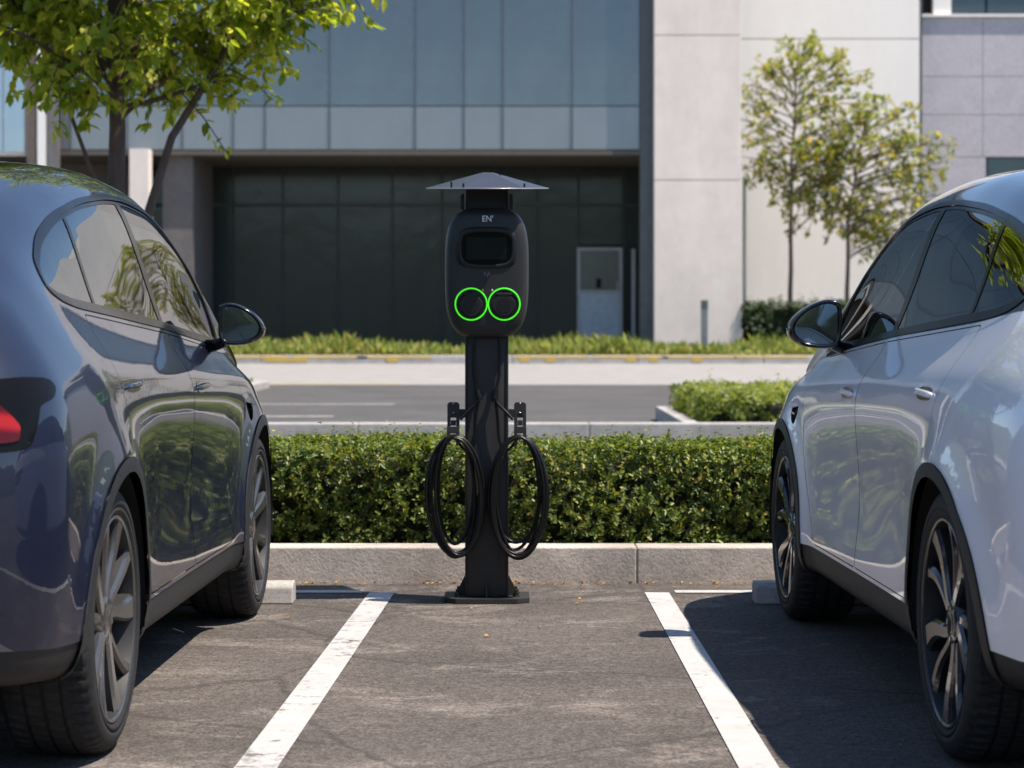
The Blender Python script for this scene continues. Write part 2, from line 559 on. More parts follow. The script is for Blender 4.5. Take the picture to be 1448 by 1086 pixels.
# ------------------------------------------------------------------ hedges and ground cover
leaf_hedge = M_leaf('hedge_leaf', [(0, (.04, .07, .013)), (.4, (.085, .13, .022)), (.72, (.17, .22, .038)), (.92, (.28, .30, .06)), (1, (.42, .32, .08))], .38, .35, .35)
leaf_core = M_plain('hedge_core_shade', (.018, .022, .010), .95, var=.5, vscale=14)  # near-black, the gloom between the leaves put into the colour
twig = M_bark('twig_bark', (.13, .09, .06))

def hedge(name, label, x0, x1, y0, y1, z0, z1, dens, L, mat, group=None, cat='hedge', lump=.05, core=.17, sprout=.05):
    root = empty(name, ((x0 + x1) / 2, (y0 + y1) / 2, z0))
    tag(root, label, cat, group)
    off = np.array([(x0 + x1) / 2, (y0 + y1) / 2, z0])
    ph = rng.uniform(0, 6.28, 12)
    def lumps(u, v):
        s = np.zeros_like(u)
        for k, fr in enumerate((1.3, 2.9, 5.7, 9.5)):
            s += np.sin(u * fr * 2.1 + ph[k]) * np.cos(v * fr * 1.7 + ph[k + 4]) / (1 + k * .8)
        return s
    Ps, Ns = [], []
    def face(n, fn):
        u = rng.uniform(0, 1, n); v = rng.uniform(0, 1, n)
        p, nr = fn(u, v); Ps.append(p); Ns.append(np.tile(nr, (n, 1)))
    W_, Dp, H = x1 - x0, y1 - y0, z1 - z0
    nf = lambda a: max(10, int(a * dens / 2.7))
    def front(u, v):
        x = x0 + u * W_; z = z0 + v * H
        d = lumps(x, z * 2) * lump - rng.exponential(.055, len(u)) * (L / .04) + .02
        rnd = np.maximum(0, (v - .9) / .1) ** 2 * .03
        return np.stack([x, y0 + rnd - d, z], 1), (0, -1, 0)
    def back(u, v):
        p, _ = front(u, v); p[:, 1] = y1 + (y0 - p[:, 1]); return p, (0, 1, 0)
    def top(u, v):
        x = x0 + u * W_; y = y0 + v * Dp
        d = lumps(x, y * 2) * lump * .6 - rng.exponential(.04, len(u)) * (L / .04) + .02
        return np.stack([x, y, z1 + d], 1), (0, 0, 1)
    def endl(u, v):
        y = y0 + u * Dp; z = z0 + v * H
        return np.stack([x0 - lumps(y, z) * lump * .5 + rng.exponential(.04, len(u)) * (L / .04) - .01, y, z], 1), (-1, 0, 0)
    def endr(u, v):
        p, _ = endl(u, v); p[:, 0] = x1 + (x0 - p[:, 0]); return p, (1, 0, 0)
    face(nf(W_ * H), front); face(nf(W_ * H * .8), back); face(nf(W_ * Dp), top); face(nf(Dp * H), endl); face(nf(Dp * H), endr)
    P = np.concatenate(Ps); Nr = np.concatenate(Ns).astype(float)
    n = len(P)
    # leaves sit in whorls round shoot tips; a few shoots stand proud of the clipped top
    q = 7
    tall = (Nr[:, 2] > .5) & (rng.uniform(0, 1, n) < sprout)
    ax = norm(Nr * .7 + rng.normal(0, .45, (n, 3)) + np.array([.12, -.05, .45]))
    ax[tall] = norm(rng.normal(0, .22, (tall.sum(), 3)) + np.array([0, 0, 1.]))
    bend = norm(np.cross(ax, rng.normal(0, 1, (n, 3)))); bend2 = np.cross(ax, bend)
    PP, DD, NN_, LL = [], [], [], []
    for k in range(q):
        a = k * 2.4 + rng.uniform(-.4, .4, n); rad_ = np.cos(a)[:, None] * bend + np.sin(a)[:, None] * bend2
        out_ = rng.uniform(.15, .75, n)[:, None] + k * -.02
        st_ = np.where(tall, L * .42, L * .16)[:, None]
        PP.append(P + ax * st_ * k); d_ = norm(rad_ + ax * out_ + rng.normal(0, .2, (n, 3))); DD.append(d_)
        NN_.append(norm(ax - d_ * np.sum(ax * d_, 1, keepdims=True) + rng.normal(0, .25, (n, 3))))
        LL.append(L * rng.uniform(.55, 1.2, n) * (1 - .05 * k))
    PP, DD, NN_, LL = np.concatenate(PP), np.concatenate(DD), np.concatenate(NN_), np.concatenate(LL)
    leaves('foliage', PP - off, DD, NN_, LL, LL * rng.uniform(.24, .33, len(LL)), mat, root, .2, .15)
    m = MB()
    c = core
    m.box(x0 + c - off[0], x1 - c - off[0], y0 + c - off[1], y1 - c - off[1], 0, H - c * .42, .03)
    m.build('shade_core', leaf_core, root)  # solid box stopping the view through, coloured as the hedge's inner shade
    return root

hedge('hedge', 'clipped dark green box hedge behind the kerb and the charging post', -5.2, 5.2, 10.36, 11.2, .13, .572, 4300, .034, leaf_hedge, lump=.04)
leaf_isl = M_leaf('island_leaf', [(0, (.11, .15, .025)), (.5, (.20, .25, .05)), (1, (.34, .36, .10))], .45, .45)
hedge('shrub_bed', 'low bushy bright green shrubs filling the kerbed island right of the post', 2.02, 9.2, 23.2, 27.15, .12, .40, 460, .085, leaf_isl, cat='shrubs', lump=.05, sprout=.01)
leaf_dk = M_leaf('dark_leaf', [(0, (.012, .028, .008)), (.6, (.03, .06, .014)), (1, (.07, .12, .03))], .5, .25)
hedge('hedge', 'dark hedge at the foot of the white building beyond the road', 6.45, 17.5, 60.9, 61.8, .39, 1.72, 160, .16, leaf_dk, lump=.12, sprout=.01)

grass_m = M_leaf('groundcover_leaf', [(0, (.14, .20, .04)), (.45, (.24, .30, .07)), (.8, (.36, .38, .11)), (1, (.48, .42, .18))], .6, .35, .25)
def cover(name, label, x0, x1, y0, y1, z, n, hmax, mat, wd=.02):
    x = rng.uniform(x0, x1, n); y = y0 + (y1 - y0) * rng.uniform(0, 1, n)
    hm = .62 + .22 * np.sin(x * .9 + np.sin(y * 1.3)) + .16 * np.sin(x * 2.7 + y)
    H = hmax * hm * rng.uniform(.55, 1.1, n)
    P = np.stack([x, y, np.full(n, z)], 1)
    P[:, 2] += rng.uniform(0, .5, n) * H
    D = np.stack([rng.normal(0, .38, n), rng.normal(0, .38, n), np.ones(n)], 1)
    Nn = np.stack([rng.normal(0, 1, n), -np.abs(rng.normal(0, 1, n)), np.full(n, .5)], 1)
    o = leaves(name, P, D, Nn, H * .75, np.full(n, wd) * rng.uniform(.7, 1.5, n), mat, None, .2, .25)
    return tag(o, label, 'ground cover', kind='stuff')
cover('ground_cover', 'strip of yellow-green grassy planting along the far kerb before the buildings', -26, 26, 56.55, 60.6, .39, 34000, .56, grass_m, .03)
cover('grass', 'small patch of green grass on the far left lot island', -9, -4.75, 35.6, 40.5, .11, 3500, .16, grass_m, .02)

# ------------------------------------------------------------------ trees
bark = M_bark('tree_bark', (.19, .145, .115))
bark_d = M_bark('dark_bark', (.13, .095, .08))
leaf_tree = M_leaf('tree_leaf', [(0, (.14, .21, .025)), (.4, (.27, .36, .04)), (.75, (.42, .48, .07)), (1, (.60, .58, .14))], .42, .6, .4)
leaf_small = M_leaf('small_tree_leaf', [(0, (.14, .20, .06)), (.5, (.25, .31, .09)), (.78, (.40, .37, .10)), (1, (.54, .40, .12))], .5, .55)

def bez(p0, p1, p2, n):
    return [p0 * (1 - t) ** 2 + p1 * 2 * t * (1 - t) + p2 * t * t for t in np.linspace(0, 1, n)]

def tree(name, label, base, trunk_pts, trunk_r, cen, rad, nlimb, ntwig, nleaf, L, leafmat, barkmat, twig_len, zbranch, group=None, stems=(), hollow=.45, droop=.35, shape=None, lw=.26):
    root = empty(name, base); tag(root, label, 'tree', group)
    base = np.array(base, float)
    T = np.array(trunk_pts, float)
    mt = MB()
    tt = np.linspace(0, 1, 14)
    zs = T[:, 2]
    def at(z): return np.array([np.interp(z, zs, T[:, 0]), np.interp(z, zs, T[:, 1]), z])
    zz = np.linspace(zs[0], zs[-1], 16)
    path = [at(z) + np.array([.012 * math.sin(z * 3.1), .012 * math.cos(z * 2.3), 0]) for z in zz]
    rr = [trunk_r * (1.35 if i == 0 else 1) * (1 - .8 * i / 15) for i in range(16)]
    mt.tube(path, rr, 10)
    for st in stems:
        sp = [np.array(p, float) for p in st[0]]
        pp = []
        for i in range(len(sp) - 1):
            pp += [sp[i] + (sp[i + 1] - sp[i]) * t for t in (0, .5)]
        pp.append(sp[-1])
        mt.tube(pp, list(np.linspace(st[1], st[1] * .4, len(pp))), 8)
    mt.build('trunk', barkmat, root)
    mb_ = MB()
    LP, LD = [], []
    cen = np.array(cen, float); rad = np.array(rad, float)
    starts = [at(z) for z in np.linspace(zbranch, zs[-1], 40)]
    for st in stems:
        a_ = np.array(st[0][-2], float); b_ = np.array(st[0][-1], float)
        starts += [a_ + (b_ - a_) * t for t in np.linspace(.2, 1, 14)]
    starts = np.array(starts)
    for i in range(nlimb):
        g = (i + .5) / nlimb
        zc = 1 - 2 * g; ang = i * 2.39996 + rng.uniform(-.3, .3)
        rxy = math.sqrt(1 - zc * zc)
        dirv = np.array([rxy * math.cos(ang), rxy * math.sin(ang), zc])
        sc = rng.uniform(.62, 1.02)
        tgt = cen + dirv * rad * sc
        if shape is not None and not shape(tgt): continue
        w = np.linalg.norm((starts - tgt) * np.array([1, 1, .8]), axis=1) + np.where(starts[:, 2] > tgt[2] - .15 * rad[2], 2.0, 0)
        s0 = starts[int(np.argmin(w + rng.uniform(0, .5, len(w)) * rad[0] * .5))]
        mid = (s0 + tgt) / 2 + np.array([0, 0, np.linalg.norm(tgt - s0) * .12]) + rng.normal(0, .05, 3) * rad
        pts = bez(s0, mid, tgt, 9)
        r0 = trunk_r * .32 * (0.5 + .5 * min(1, np.linalg.norm(tgt - s0) / rad[0]))
        mb_.tube(pts, list(np.linspace(r0, .008 * L / .1, 9)), 6, cap=False)
        for k in range(ntwig):
            f = rng.uniform(hollow, 1.0); j = min(7, int(f * 8)); fr = f * 8 - j
            q = pts[j] * (1 - fr) + pts[j + 1] * fr
            dv = norm(norm(pts[j + 1] - pts[j]) * .6 + norm(q - cen) * .5 + rng.normal(0, .6, 3))
            tl = twig_len * rng.uniform(.5, 1.2)
            e = q + dv * tl; e[2] -= tl * .12
            mb_.tube([q, (q + e) / 2 + np.array([0, 0, tl * .06]), e], [.006 * L / .1, .005 * L / .1, .003 * L / .1], 4, cap=False)
            fl = np.concatenate([np.linspace(.15, 1, nleaf - 4), np.ones(4)])[:, None]
            lp = q + (e - q) * fl + rng.normal(0, .02, (nleaf, 3)) * (L / .1)
            ld = norm(dv * .6 + rng.normal(0, .8, (nleaf, 3)) + np.array([0, 0, -droop]))
            LP.append(lp); LD.append(ld)
    mb_.build('branches', barkmat, root)
    LP = np.concatenate(LP); LD = np.concatenate(LD); n = len(LP)
    NN = norm(np.array([[0, 0, 1.]]) + rng.normal(0, .55, (n, 3)))
    Ls = L * rng.uniform(.6, 1.2, n)
    leaves('crown', LP, LD, NN, Ls, Ls * lw * rng.uniform(.8, 1.2, n), leafmat, root, .25, .2)
    return root

bx = -2.9
tree('shade_tree', 'leafy green tree with a forked trunk behind the dark grey car', (bx, 16, .0),
     [(0, 0, 0), (.02, 0, 1.0), (.01, .02, 2.2), (.02, .0, 3.4), (-.05, .05, 5.6)], .095,
     (.16, 0, 4.47), (1.80, 1.65, 1.72), 165, 10, 16, .108, leaf_tree, bark_d, .42, 1.9,
     stems=[([(.05, 0, .15), (.22, .03, 1.9), (.42, .03, 2.55), (.75, .1, 3.1), (1.1, .2, 3.9)], .042),
            ([(.02, 0, 1.9), (-.16, -.1, 2.35), (-.42, -.2, 3.1), (-.6, -.2, 4.0)], .02)], hollow=.3, lw=.26, shape=lambda t: not (t[2] < 3.05 and -.35 < t[0] < .55))
tree('young_tree', 'slim young tree with a sparse yellowing crown, nearer the pillar', (px(1117, 62.6), 62.6, .39),
     [(0, 0, 0), (.02, 0, 2.6), (.05, .1, 5.2), (.25, 0, 8.8)], .082,
     (.40, 0, 6.6), (1.95, 1.2, 2.75), 62, 8, 6, .18, leaf_small, bark, .5, 2.9, 'young street trees by the white wall', hollow=.35, droop=.15, lw=.3)
tree('young_tree', 'slim young tree with a wide golden-green crown, farther right by the white wall', (px(1198, 62.4), 62.4, .39),
     [(0, 0, 0), (.0, 0, 1.8), (.05, .1, 3.9), (.5, 0, 6.6)], .082,
     (.85, 0, 5.1), (2.35, 1.2, 2.05), 72, 8, 6, .18, leaf_small, bark, .5, 2.3, 'young street trees by the white wall', hollow=.35, droop=.15, lw=.3)

# ------------------------------------------------------------------ buildings
def M_facade(name, c, rough, metal, wav=.0):
    m, nt, b = mat_new(name)
    co = objco(nt)
    n = noise(nt, objco(nt, (1, 1, .3)), .6, 5, .6)
    nt.links.new(ramp(nt, n, [(.3, tuple(x * .88 for x in c)), (.7, tuple(x * 1.1 for x in c))]), b.inputs["Base Color"])
    b.inputs["Metallic"].default_value = metal
    b.inputs["Roughness"].default_value = rough
    bb = nd(nt, "ShaderNodeBump", {"Height": noise(nt, co, .9, 3), "Strength": .16, "Distance": .05})
    nt.links.new(bb.outputs[0], b.inputs["Normal"])
    return m
glass_blue = M_facade('curtain_glass', (.155, .17, .182), .09, .8)
glass_panel = M_facade('spandrel_panel', (.30, .315, .325), .28, .55)
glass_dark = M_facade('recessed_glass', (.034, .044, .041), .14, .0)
glass_pale = M_facade('pale_glass', (.50, .56, .62), .12, .6)
wall_stone = M_concrete('pale_stone', (.88, .775, .70), .08, bs=.15, streak=True, dirt=.3)
wall_white = M_concrete('white_render', (.95, .905, .85), .02, bs=.08, streak=True, dirt=.12)
wall_lav = M_concrete('lilac_panel', (.56, .53, .57), .10, bs=.1)
dark_stone = M_concrete('dark_stone', (.16, .15, .15), .15, bs=.1)
mull = M_plain('mullion_metal', (.12, .125, .13), .45, .5)
dark_int = M_plain('dark_interior', (.012, .012, .012), .9)
soff = M_plain('soffit', (.11, .095, .08), .7)
door_m = M_plain('door_paint', (.50, .56, .62), .5)
door_frame_m = M_plain('door_frame', (.45, .46, .46), .5)

YF = 62.0
ob = empty('office_building', (0, 62, .39)); tag(ob, 'dark glass office block with a recessed ground floor and a pale stone pillar', 'building')
def bpart(name, mat, boxes, parent=ob, bev=0.0):
    m = MB()
    for b in boxes: m.box(b[0], b[1], b[2] - 62, b[3] - 62, b[4] - .39, b[5] - .39, bev)
    return m.build(name, mat, parent)
X = lambda p, Y=YF: px(p, Y)
TOP = 15.5
zs_soff = pz(218, 61.5)
# pale stone pillar, stacked blocks with joints
zj = [.2, pz(255, 61), pz(50, 61), pz(-170, 61), TOP + .2]
pil = [(px(925, 61), px(1048, 61), 61.0, 66.3, a + .012, b - .012) for a, b in zip(zj[:-1], zj[1:])]
p_ = bpart('pillar', wall_stone, pil, bev=.012)
bpart('pillar_core', dark_stone, [(px(925, 61) + .03, px(1048, 61) - .03, 61.03, 66.2, .2, TOP)])
bpart('corner_post', mull, [(X(905, 61.4), px(925, 61) - .004, 61.4, 61.9, .2, TOP)])
# upper glazed volume: glass panes and grey spandrel panes between mullions
cols = [-140, -60, 20, 100, 180, 258, 330, 375, 466, 587, 656, 711, 809, 905]
zb, zm = zs_soff, pz(150, 61.5)
rows_ = [(zm, pz(-45, 61.5)), (pz(-45, 61.5), pz(-210, 61.5)), (pz(-210, 61.5), TOP)]
for a, b in zip(cols[:-1], cols[1:]):
    xa, xb = X(a, 61.5) + .02, X(b, 61.5) - .02
    for k, (z0, z1) in enumerate([(zb + .12, zm)] + rows_):
        m = MB()
        m.box(xa - (xa + xb) / 2, xb - (xa + xb) / 2, -.03, .03, -(z1 - z0) / 2 + .015, (z1 - z0) / 2 - .015, 0)
        o = m.build('spandrel' if k == 0 else 'window', glass_panel if k == 0 else glass_blue, ob, loc=((xa + xb) / 2, -.47, (z0 + z1) / 2 - .39))
        o.rotation_euler = (R(random.uniform(-.15, .15)), 0, R(random.uniform(-.25, .25)))
bpart('mullion', mull, [(X(c, 61.5) - .016, X(c, 61.5) + .016, 61.47, 61.75, zb, TOP) for c in cols[:-1]])
bpart('floor_slab', dark_int, [(X(-140), X(905), 61.7, 66, zb + .02, TOP - .02)])
bpart('soffit', soff, [(X(-140), X(905, 61.4) - .003, 61.44, 66.0, zb - .03, zb + .1)])
bpart('soffit_end', soff, [(X(905, 61.4), px(925, 61) - .01, 61.92, 66.0, zb - .03, zb + .1)])
bpart('roof', dark_stone, [(X(-150), px(1050, 61), 60.95, 80, TOP + .21, TOP + .7)])
# recessed ground-floor glazing
zt = pz(290, 66)
gcols = [95, 200, 273, 330, 400, 478, 555, 625, 700, 760, 818, 882, 920]
for a, b in zip(gcols[:-1], gcols[1:]):
    xa, xb = px(a, 66), px(b, 66)
    if a != 818:
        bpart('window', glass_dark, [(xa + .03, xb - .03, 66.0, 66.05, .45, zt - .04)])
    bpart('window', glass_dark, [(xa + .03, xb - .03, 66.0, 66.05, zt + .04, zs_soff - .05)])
frm = M_plain('shopfront_frame', (.045, .052, .05), .5, .2)
bpart('mullion', frm, [(px(c, 66) - .022, px(c, 66) + .022, 65.95, 66.1, .39, zs_soff - .03) for c in gcols])
bpart('transom', frm, [(px(95, 66), px(920, 66), 65.93, 65.952, zt - .05, zt + .05)])
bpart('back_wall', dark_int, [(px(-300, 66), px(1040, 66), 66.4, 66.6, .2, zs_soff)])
bpart('floor', MAT['kerb_far'], [(px(-300, 62), px(925, 61) - .01, 61.9, 66.4, .3, .42)])
# glazed door with solid lower panel
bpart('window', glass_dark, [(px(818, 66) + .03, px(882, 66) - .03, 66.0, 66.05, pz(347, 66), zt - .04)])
dx0, dx1 = px(816, 65.9), px(880, 65.9); dz1 = pz(350, 65.9); dzm = pz(412, 65.9)
dr = bpart('door', door_frame_m, [(dx0, dx0 + .09, 65.84, 65.94, .42, dz1), (dx1 - .09, dx1, 65.84, 65.94, .42, dz1), (dx0 + .09, dx1 - .09, 65.84, 65.94, dz1 - .09, dz1), (dx0 + .09, dx1 - .09, 65.84, 65.94, dzm - .05, dzm + .03)])
def dpart(name, mat, b):
    m = MB()
    m.box(b[0], b[1], b[2] - 62, b[3] - 62, b[4] - .39, b[5] - .39, 0); return m.build(name, mat, dr)
dpart('panel', door_m, (dx0 + .09, dx1 - .09, 65.87, 65.91, .43, dzm - .05))
dpart('pane', M_facade('door_glass', (.16, .17, .17), .15, .3), (dx0 + .09, dx1 - .09, 65.88, 65.91, dzm + .03, dz1 - .09))
dpart('notice', dark_int, (px(843, 65.9) , px(850, 65.9), 65.86, 65.878, pz(412, 65.9) + .1, pz(394, 65.9)))
dpart('handle', MATS['steel'], (dx1 - .16, dx1 - .13, 65.78, 65.838, dzm - .3, dzm + .3))
# reception furniture glimpsed behind the glass is hidden; low pale fittings stand outside it
bpart('side_light', door_frame_m, [(px(893, 65.9), px(898, 65.9), 65.86, 65.94, .42, pz(352, 65.9))])
# grey pier left of the recess, pale pier beside it, dark wall and pale glazing further left
bpart('pier', dark_stone, [(px(230, 61.8), px(273, 61.8), 61.8, 65.9, .2, zs_soff - .035)])
bpart('pier', wall_stone, [(px(183, 60.8), px(210, 60.8), 60.8, 61.4, .2, zs_soff + .1)])
bpart('recess_wall', dark_stone, [(px(-300, 65), px(183, 65), 65.0, 65.4, .2, zs_soff - .035)])
pg = [(-260, -180), (-180, -110), (-110, -50), (-50, 5), (5, 36)]
for a, b in pg:
    for z0, z1 in ((pz(215, 61.2), pz(96, 61.2)), (pz(94, 61.2), pz(-60, 61.2))):
        bpart('window', glass_pale, [(px(a, 61.2) + .02, px(b, 61.2) - .02, 61.15, 61.2, z0, z1)])
bpart('band', wall_stone, [(px(-260, 61.2), px(36, 61.2), 61.2, 61.43, pz(215, 61.2) - .1, TOP)])
for (a, b, mt_) in ((39, 51, M_plain('brown_post', (.17, .13, .11), .5, .3)), (68, 84, M_plain('grey_post', (.20, .18, .175), .5, .3)), (54, 66, wall_white)):
    bpart('post', mt_, [(px(a, 60.9), px(b, 60.9), 60.8, 61.0, .2, TOP)])

wb = empty('white_building', (11.0, 69, .39)); tag(wb, 'plain white rendered building behind the two young trees', 'building')
def wpart(name, mat, b, parent, cy=69, cx=11.0, bev=0.0):
    m = MB(); m.box(b[0] - cx, b[1] - cx, b[2] - cy, b[3] - cy, b[4] - .39, b[5] - .39, bev); return m.build(name, mat, parent)
zj = [.2, pz(55, 69) - .01, 16]
wx0, wx1 = px(1049, 69.0) - .8, px(1300, 69)
wpart('wall', wall_white, (wx0, wx1, 69.0, 80, .2, zj[1]), wb)
wpart('wall', wall_white, (wx0, wx1, 69.0, 80, zj[1] + .03, zj[2]), wb)
wpart('joint', dark_stone, (wx0 + .02, wx1 - .02, 69.02, 79.9, zj[1], zj[1] + .03), wb)
wpart('wall_end', mull, (wx1 + .003, wx1 + .1, 69.05, 79, .2, 12), wb)
wpart('drainpipe', MATS['steel'], (px(1049, 68.5) + .02, px(1049, 68.5) + .12, 68.4, 68.5, .4, pz(250, 68.5)), wb)

ab = empty('annex_building', (20, 69.5, .39)); tag(ab, 'lilac-grey panelled annex with square windows at the right edge', 'building')
ax0 = wx1 + .13
A = lambda n_, m_, b: wpart(n_, m_, b, ab, 69.5, 20)
zz = [.2, pz(222, 69.5), pz(162, 69.5), pz(108, 69.5), pz(24, 69.5)]
for z0, z1 in ((zz[1], zz[2]), (zz[2], zz[3]), (zz[3], zz[4])):
    xx = [ax0, px(1390, 69.5), px(1500, 69.5), px(1640, 69.5), px(1800, 69.5), px(1990, 69.5)]
    for a, b in zip(xx[:-1], xx[1:]):
        A('wall_panel', wall_lav, (a + .008, b - .008, 69.5, 69.62, z0 + .008, z1 - .008))
A('wall', wall_lav, (ax0, px(1394, 69.5), 69.5, 69.8, .2, zz[1] - .01))
A('wall', wall_lav, (px(1470, 69.5), px(1990, 69.5), 69.5, 69.8, .2, zz[1] - .01))
A('wall', wall_lav, (px(1394, 69.5) + .003, px(1470, 69.5) - .003, 69.5, 69.8, .2, pz(300, 69.5)))
A('core', dark_int, (ax0 + .05, px(1990, 69.5), 69.82, 80, .2, 14.5))
A('sill', wall_white, (ax0, px(1990, 69.5), 69.4, 69.8, zz[4], zz[4] + .08))
gl_a = M_facade('annex_glass', (.07, .09, .10), .08, .5)
for a, b in ((1394, 1470),):
    w = A('window', gl_a, (px(a, 69.7) + .05, px(b, 69.7), 69.7, 69.75, pz(300, 69.5), zz[1] - .02))
for a, b in ((1345, 1393), (1396, 1480), (1483, 1600), (1603, 1760)):
    A('window', gl_a, (px(a, 69.7), px(b, 69.7), 69.7, 69.75, zz[4] + .1, zz[4] + 2.1))
A('column', wall_white, (px(1320, 69.5), px(1345, 69.5), 69.5, 69.78, zz[4] + .09, zz[4] + 2.1))
A('wall_upper', wall_white, (ax0, px(1990, 69.5), 69.4, 71, zz[4] + 2.12, 15))

# slim bollard post on the verge
bl = empty('bollard', (px(996, 57.2), 57.2, .39)); tag(bl, 'slim grey-green metal post standing in the planting before the stone pillar', 'bollard')
m = MB(); H = pz(425, 57.2) - .39
m.box(-.085, .085, -.05, .05, 0, H, .015); m.build('post', M_plain('bollard_paint', (.17, .20, .21), .45, .3), bl)
m = MB(); m.box(-.09, .09, -.055, .055, H - .22, H + .012, .012); m.build('cap', M_plain('bollard_cap', (.06, .085, .085), .4), bl)

# ------------------------------------------------------------------ charging station
blk = M_plain('black_powder_coat', (.036, .035, .034), .5, 0, .06, 8, .12, 0, .22, 600)
blk2 = M_plain('black_plastic', (.010, .0095, .009), .36, 0, .06, 8, .05, 0, .3, 400)
rub = M_plain('cable_rubber', (.0055, .0053, .0052), .36, 0, .1, 8, 0, 0, .3)
screen_m = M_plain('screen_glass', (.002, .003, .004), .08, 0, .1, 3, 0, 0.0, .2)
screen_in = M_plain('screen_display', (.003, .007, .010), .12, 0, .2, 6, 0, 0.0, .3)
cap_m = M_plain('socket_cap', (.014, .0135, .013), .5, 0, .1, 20, .1, 0, .3)
canopy_m = M_plain('canopy_metal', (.045, .050, .066), .42, .2, .08, 10, 0, .0)
edge_m = M_plain('canopy_edge', (.42, .42, .43), .3, .6)
green = M_emit('green_light', (.08, .95, .02), .52)
white_m = M_plain('white_print', (.75, .75, .75), .5)
amber_m = M_plain('amber_print', (.7, .38, .08), .5)

SY = 9.42
S = SY / FPX
SX = px(688.5, SY)
st = empty('charging_station', (SX, SY, 0))
tag(st, 'black twin-socket charging post with green rings, metal canopy and coiled cables', 'charging station')
def sx(p): return (p - 688.5) * S
def sz(y): return CAMZ + (460 - y) * S
YF_ = -.13      # front plane of the head, relative to the post centre

# base plate with cut corners, bolts, gussets
m = MB()
w, d0, d1 = .182, -.115, .135
pts = [(-w, d0 + .045), (-w + .05, d0), (w - .05, d0), (w, d0 + .045), (w, d1), (-w, d1)]
m.prism(pts, .0, .024, 'z', .003); bp = m.build('base_plate', blk, st)
for (x, y) in ((-.125, -.045), (.125, -.045), (-.125, .085), (.125, .085)):
    m = MB(); m.lathe([(.024, .016), (.028, .016), (.029, .0145), (.029, 0)], 18, 'z', True, Matrix.Translation((x, y, 0)))
    m.lathe([(.029, .0115), (.040, .0115), (.041, .010), (.041, 0)], 6, 'z', False, Matrix.Translation((x, y, 0)))
    m.lathe([(.041, .006), (.052, .006), (.053, .005), (.053, 0)], 10, 'z', True, Matrix.Translation((x, y, 0)))
    m.build('bolt', blk2, bp)
hw = .0925
for sgn in (-1, 1):
    m = MB(); m.prism([(sgn * hw, .025), (sgn * (hw + .045), .025), (sgn * (hw + .040), .032), (sgn * (hw + .004), .105), (sgn * hw, .105)], -.004 + .0, .004, 'y')
    m.build('gusset', blk, bp)
m = MB(); m.prism([(-.0605, .025), (-.098, .025), (-.098, .03), (-.066, .088), (-.0605, .088)], -.003, .003, 'x'); m.build('gusset', blk, bp)
# column: folded steel post with a shallow raised front cover
m = MB()
ztop = sz(470)
m.box(-hw, hw, -.058, .06, .024, ztop, .006, None, 3)
post = m.build('column', blk, st)
m = MB(); m.box(-.052, .052, -.0605, -.0575, .12, ztop - .02, .001); m.build('front_cover', blk, post)
m = MB(); m.box(-hw + .004, -hw + .012, -.061, -.0585, .03, ztop - .02); m.box(hw - .012, hw - .004, -.061, -.0585, .03, ztop - .02); m.build('seam_strip', blk2, post)

# head housing
hx, hz = .1785, (sz(295) - sz(478.5)) / 2
hc = (sz(295) + sz(478.5)) / 2
def hring(s_, y, dz=0.0, n=3.7): return [(x * (1 - .05 * max(0, -z / hz) ** 2), y, z + hc + dz) for x, z in sup(hx * s_, hz - hx * (1 - s_), n, 96)]
rings = [hring(.90, .062), hring(.965, .058), hring(.99, .045), hring(.995, .0), hring(1, -.05), hring(.992, -.075), hring(.97, -.095), hring(.935, -.109), hring(.88, -.118), hring(.80, -.1235), hring(.65, -.127), hring(.45, -.129), hring(.2, -.130)]
m = MB(); m.loft([r[::-1] for r in rings]); hd = m.build('housing', M_plain('housing_plastic', (.025, .024, .023), .42, 0, .05, 10, .10, 0, .28, 900), st)
# screen: dished bezel and glossy display
sc0 = sz(352.5)
def sring(w_, h_, y, n=3.6): return [(x, y, z + sc0) for x, z in sup(w_, h_, n, 72, 0, 0)]
m = MB(); m.loft([r[::-1] for r in [sring(.130, .092, -.1262), sring(.122, .085, -.1335), sring(.114, .077, -.1362), sring(.108, .071, -.1350), sring(.106, .0685, -.1310)]], True, False, False)
m.build('screen_bezel', blk2, hd)
m = MB(); m.loft([r[::-1] for r in [sring(.107, .0695, -.129), sring(.107, .0695, -.1312)]], False, False, True); scr = m.build('screen', screen_m, hd)
m = MB(); m.box(-.085, .085, -.1318, -.1313, sc0 - .048, sc0 + .046); m.build('display', screen_in, scr)
